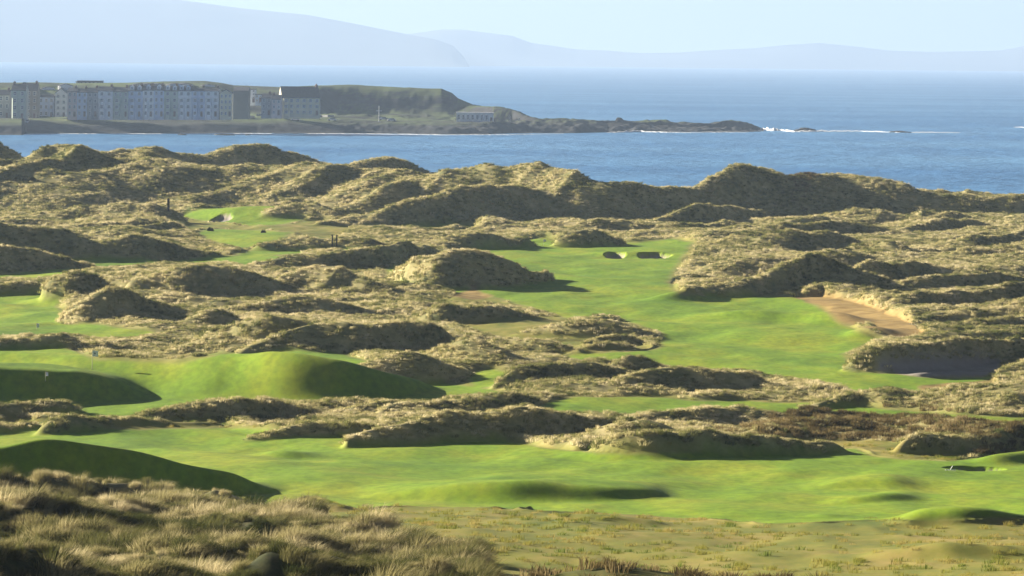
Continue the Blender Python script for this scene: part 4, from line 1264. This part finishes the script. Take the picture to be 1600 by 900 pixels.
surf('surf', [(40, 209.2, .15, 6), (200, 209.2, .2, 7), (400, 208.8, .2, 7), (560, 209.2, .25, 7), (700, 211, .4, 7), (800, 210.5, .3, 6), (880, 209, .2, 5)], 'thin white line of surf along the bay shore', 47)
surf('surf', [(1585, 199, .2, 8), (1592, 199, .5, 8), (1620, 200, .3, 8)], 'small patch of surf by the right edge', 49)

# ------------------------------------------------------------------ golf course furniture
M_white = mat('flag_cloth_white', (0.85, 0.85, 0.85), 0.8)
M_pole = mat('pin_paint', (0.75, 0.72, 0.45), 0.4)
M_dark = mat('dark_wood', (0.035, 0.03, 0.025), 0.9)
M_hole = mat('hole_cup', (0.02, 0.02, 0.02), 0.9)
def pin(px, top, base, label, size=1.0, cloth=(0.55, 0.42), dirx=1):
    g = ground_hit(px, base)
    hgt = (base - top) / F * g.y
    r = empty('golf_flag', g)
    tag(r, label, 'golf flag', 'pin flags on the greens')
    MB().tube((0, 0, -.1), (0, 0, hgt), .022, .018, 8).build('pole', M_pole, r)
    MB().tube((0, 0, .004), (0, 0, .012), .11, .11, 12).build('cup', M_hole, r)
    w_, h_ = cloth
    fl = MB()
    nX, nZ = 8, 4
    n = 0
    for s_ in (0, 1):
        for i in range(nX + 1):
            for j in range(nZ + 1):
                x = i / nX * w_ * dirx; z = hgt - .03 - j / nZ * h_ - 0.10 * (i / nX) ** 1.5 * w_
                fl.v.append((x, .05 * math.sin(i / nX * 5 + j * .4) + s_ * .006, z))
    m_ = (nX + 1) * (nZ + 1)
    for s_ in (0, 1):
        for i in range(nX):
            for j in range(nZ):
                q = s_ * m_ + i * (nZ + 1) + j
                fl.f.append((q, q + nZ + 1, q + nZ + 2, q + 1))
    fo = fl.build('flag', M_white, r)
    if size > 1:
        # dark square printed on the cloth
        MB().box(.16, -.075, hgt - .32, .27, -.068, hgt - .22).build('emblem', M_hole, fo)
pin(144, 547, 577, 'white pin flag with dark mark on the raised left green', 2, cloth=(0.5, 0.5))
pin(57, 505, 515, 'small white pin flag on the upper left green', 1, cloth=(0.28, 0.42))
pin(849, 374, 385, 'tiny white pin flag at the back of the long fairway', 1, cloth=(0.4, 0.35))
pin(71, 585, 600, 'small pale flag in the shade below the raised left green', 1, cloth=(0.22, 0.3))
g = ground_hit(1485, 737)
r = empty('bunker_rake', g + Vector((0, 0, .05)), math.radians(100))
tag(r, 'white rake lying at the left end of the right hand bunker', 'rake')
MB().tube((0, 0, .05), (-1.3, 0.2, .42), .022, .022).build('handle', M_white, r)
hd = MB().tube((0, -.35, .05), (0, .35, .05), .03, .03)
for i in range(8):
    hd.tube((0, -.32 + i * .09, .04), (0.02, -.32 + i * .09, -.05), .01, .006, 5)
hd.build('head', M_white, r)
for px, py, h_, lab in ((263, 336, 2.1, 'dark upright post at the edge of the far left green'),
                        (519, 388, 1.5, 'left of two dark stakes in the shaded hollow'),
                        (526, 388, 1.5, 'right of two dark stakes in the shaded hollow')):
    g = ground_hit(px, py)
    r = empty('marker_post', g)
    tag(r, lab, 'post')
    MB().box(-.2 if h_ > 2 else -.1, -.12, -.2, .2 if h_ > 2 else .1, .12, h_).build('shaft', M_dark, r)
    MB().prism([(-.24, h_), (.24, h_), (0, h_ + .14)], -.15, .15).build('cap', M_dark, r)

M_leaf = grass_material('gorse_leaf', [(0.3, (0.02, 0.032, 0.012)), (0.5, (0.045, 0.055, 0.022)), (0.7, (0.08, 0.07, 0.035))], trans=.2)
def bush(px, py, w, h, label, seed):
    g = ground_hit(px, py)
    rd = random.Random(seed)
    r = empty('gorse_bush', g); tag(r, label, 'bush', 'low bushes among the far greens')
    mb = MB()
    for k in range(900):
        th, u = rd.uniform(0, 2 * math.pi), rd.random()
        ph = math.acos(rd.uniform(0, 1))
        q = (0.6 + .4 * u) * (0.8 + .3 * math.sin(3 * th + seed))
        c = Vector((w / 2 * q * math.sin(ph) * math.cos(th), w / 2 * q * math.sin(ph) * math.sin(th), h * q * math.cos(ph)))
        d1 = Vector((rd.gauss(0, 1), rd.gauss(0, 1), rd.gauss(0, 1))).normalized() * .09
        d2 = d1.orthogonal().normalized() * .05
        n = len(mb.v)
        mb.v += [tuple(c - d1), tuple(c + d2), tuple(c + d1), tuple(c - d2)]
        mb.f.append((n, n + 1, n + 2, n + 3))
    mb.build('foliage', M_leaf, r)
    st = MB()
    for k in range(5):
        st.tube((0, 0, -.1), (rd.uniform(-.3, .3) * w, rd.uniform(-.3, .3) * w, h * .6), .04, .015, 5)
    st.build('stem', M_dark, r)
bush(328, 361, 1.2, .6, 'dark round bush between the two far left greens', 1)
bush(411, 364, .9, .45, 'smaller dark bush right of the round one', 2)
bush(50, 284, 1.6, .8, 'brown bush on the golden slope at far left', 3)

# ------------------------------------------------------------------ haze
hzm = bpy.data.materials.new('sea_haze')
hzm.use_nodes = True
nt = hzm.node_tree; nt.nodes.clear()
out = node(nt, 'ShaderNodeOutputMaterial')
pv = node(nt, 'ShaderNodeVolumePrincipled')
pv.inputs['Color'].default_value = (0.47, 0.60, 0.79, 1)
pv.inputs['Density'].default_value = 0.76e-4
pv.inputs['Anisotropy'].default_value = 0.2
nt.links.new(pv.outputs[0], out.inputs['Volume'])
hb = MB().box(-14000, -3000, -8, 14000, 24500, 620).build('haze', hzm)
tag(hb, 'pale blue sea haze', None, None, 'stuff')

# ------------------------------------------------------------------ light, sky
w = bpy.data.worlds.new('World')
scene.world = w
w.use_nodes = True
nt = w.node_tree
bg = nt.nodes['Background']
sky = node(nt, 'ShaderNodeTexSky')
sky.sky_type = 'NISHITA'
sky.sun_disc = False
sky.sun_elevation = SUN_EL
sky.sun_rotation = SUN_AZ
sky.altitude = 30
sky.air_density = 0.12
sky.dust_density = 0.3
sky.ozone_density = 1.5
nt.links.new(sky.outputs[0], bg.inputs[0])
bg.inputs[1].default_value = 0.05

sl = bpy.data.lights.new('sun', 'SUN')
sl.energy = 5.0
sl.angle = math.radians(0.5)
sl.color = (1.0, 0.91, 0.76)
so = bpy.data.objects.new('sun', sl)
col.objects.link(so)
sd = Vector((math.sin(SUN_AZ) * math.cos(SUN_EL), math.cos(SUN_AZ) * math.cos(SUN_EL), math.sin(SUN_EL)))
so.rotation_euler = sd.to_track_quat('Z', 'Y').to_euler()

# ------------------------------------------------------------------ camera
cd = bpy.data.cameras.new('camera')
cd.sensor_fit = 'HORIZONTAL'
cd.sensor_width = 36
cd.lens = 36 * F / 1600
cd.shift_y = -(450 - HY) / 1600
cd.clip_start = 1
cd.clip_end = 60000
co = bpy.data.objects.new('camera', cd)
col.objects.link(co)
co.matrix_world = Matrix.Translation((0, 0, H)) @ Matrix.Rotation(math.pi / 2, 4, 'X') @ Matrix.Rotation(ROLL, 4, 'Z')
scene.camera = co

vs = scene.view_settings
vs.view_transform = 'Standard'
vs.look = 'None'
vs.gamma = 1
vs.exposure = 1.74
scene.cycles.use_denoising = True
scene.cycles.max_bounces = 6
scene.cycles.diffuse_bounces = 1
scene.cycles.glossy_bounces = 2
scene.cycles.transmission_bounces = 3
scene.cycles.volume_bounces = 1
scene.cycles.use_adaptive_sampling = True
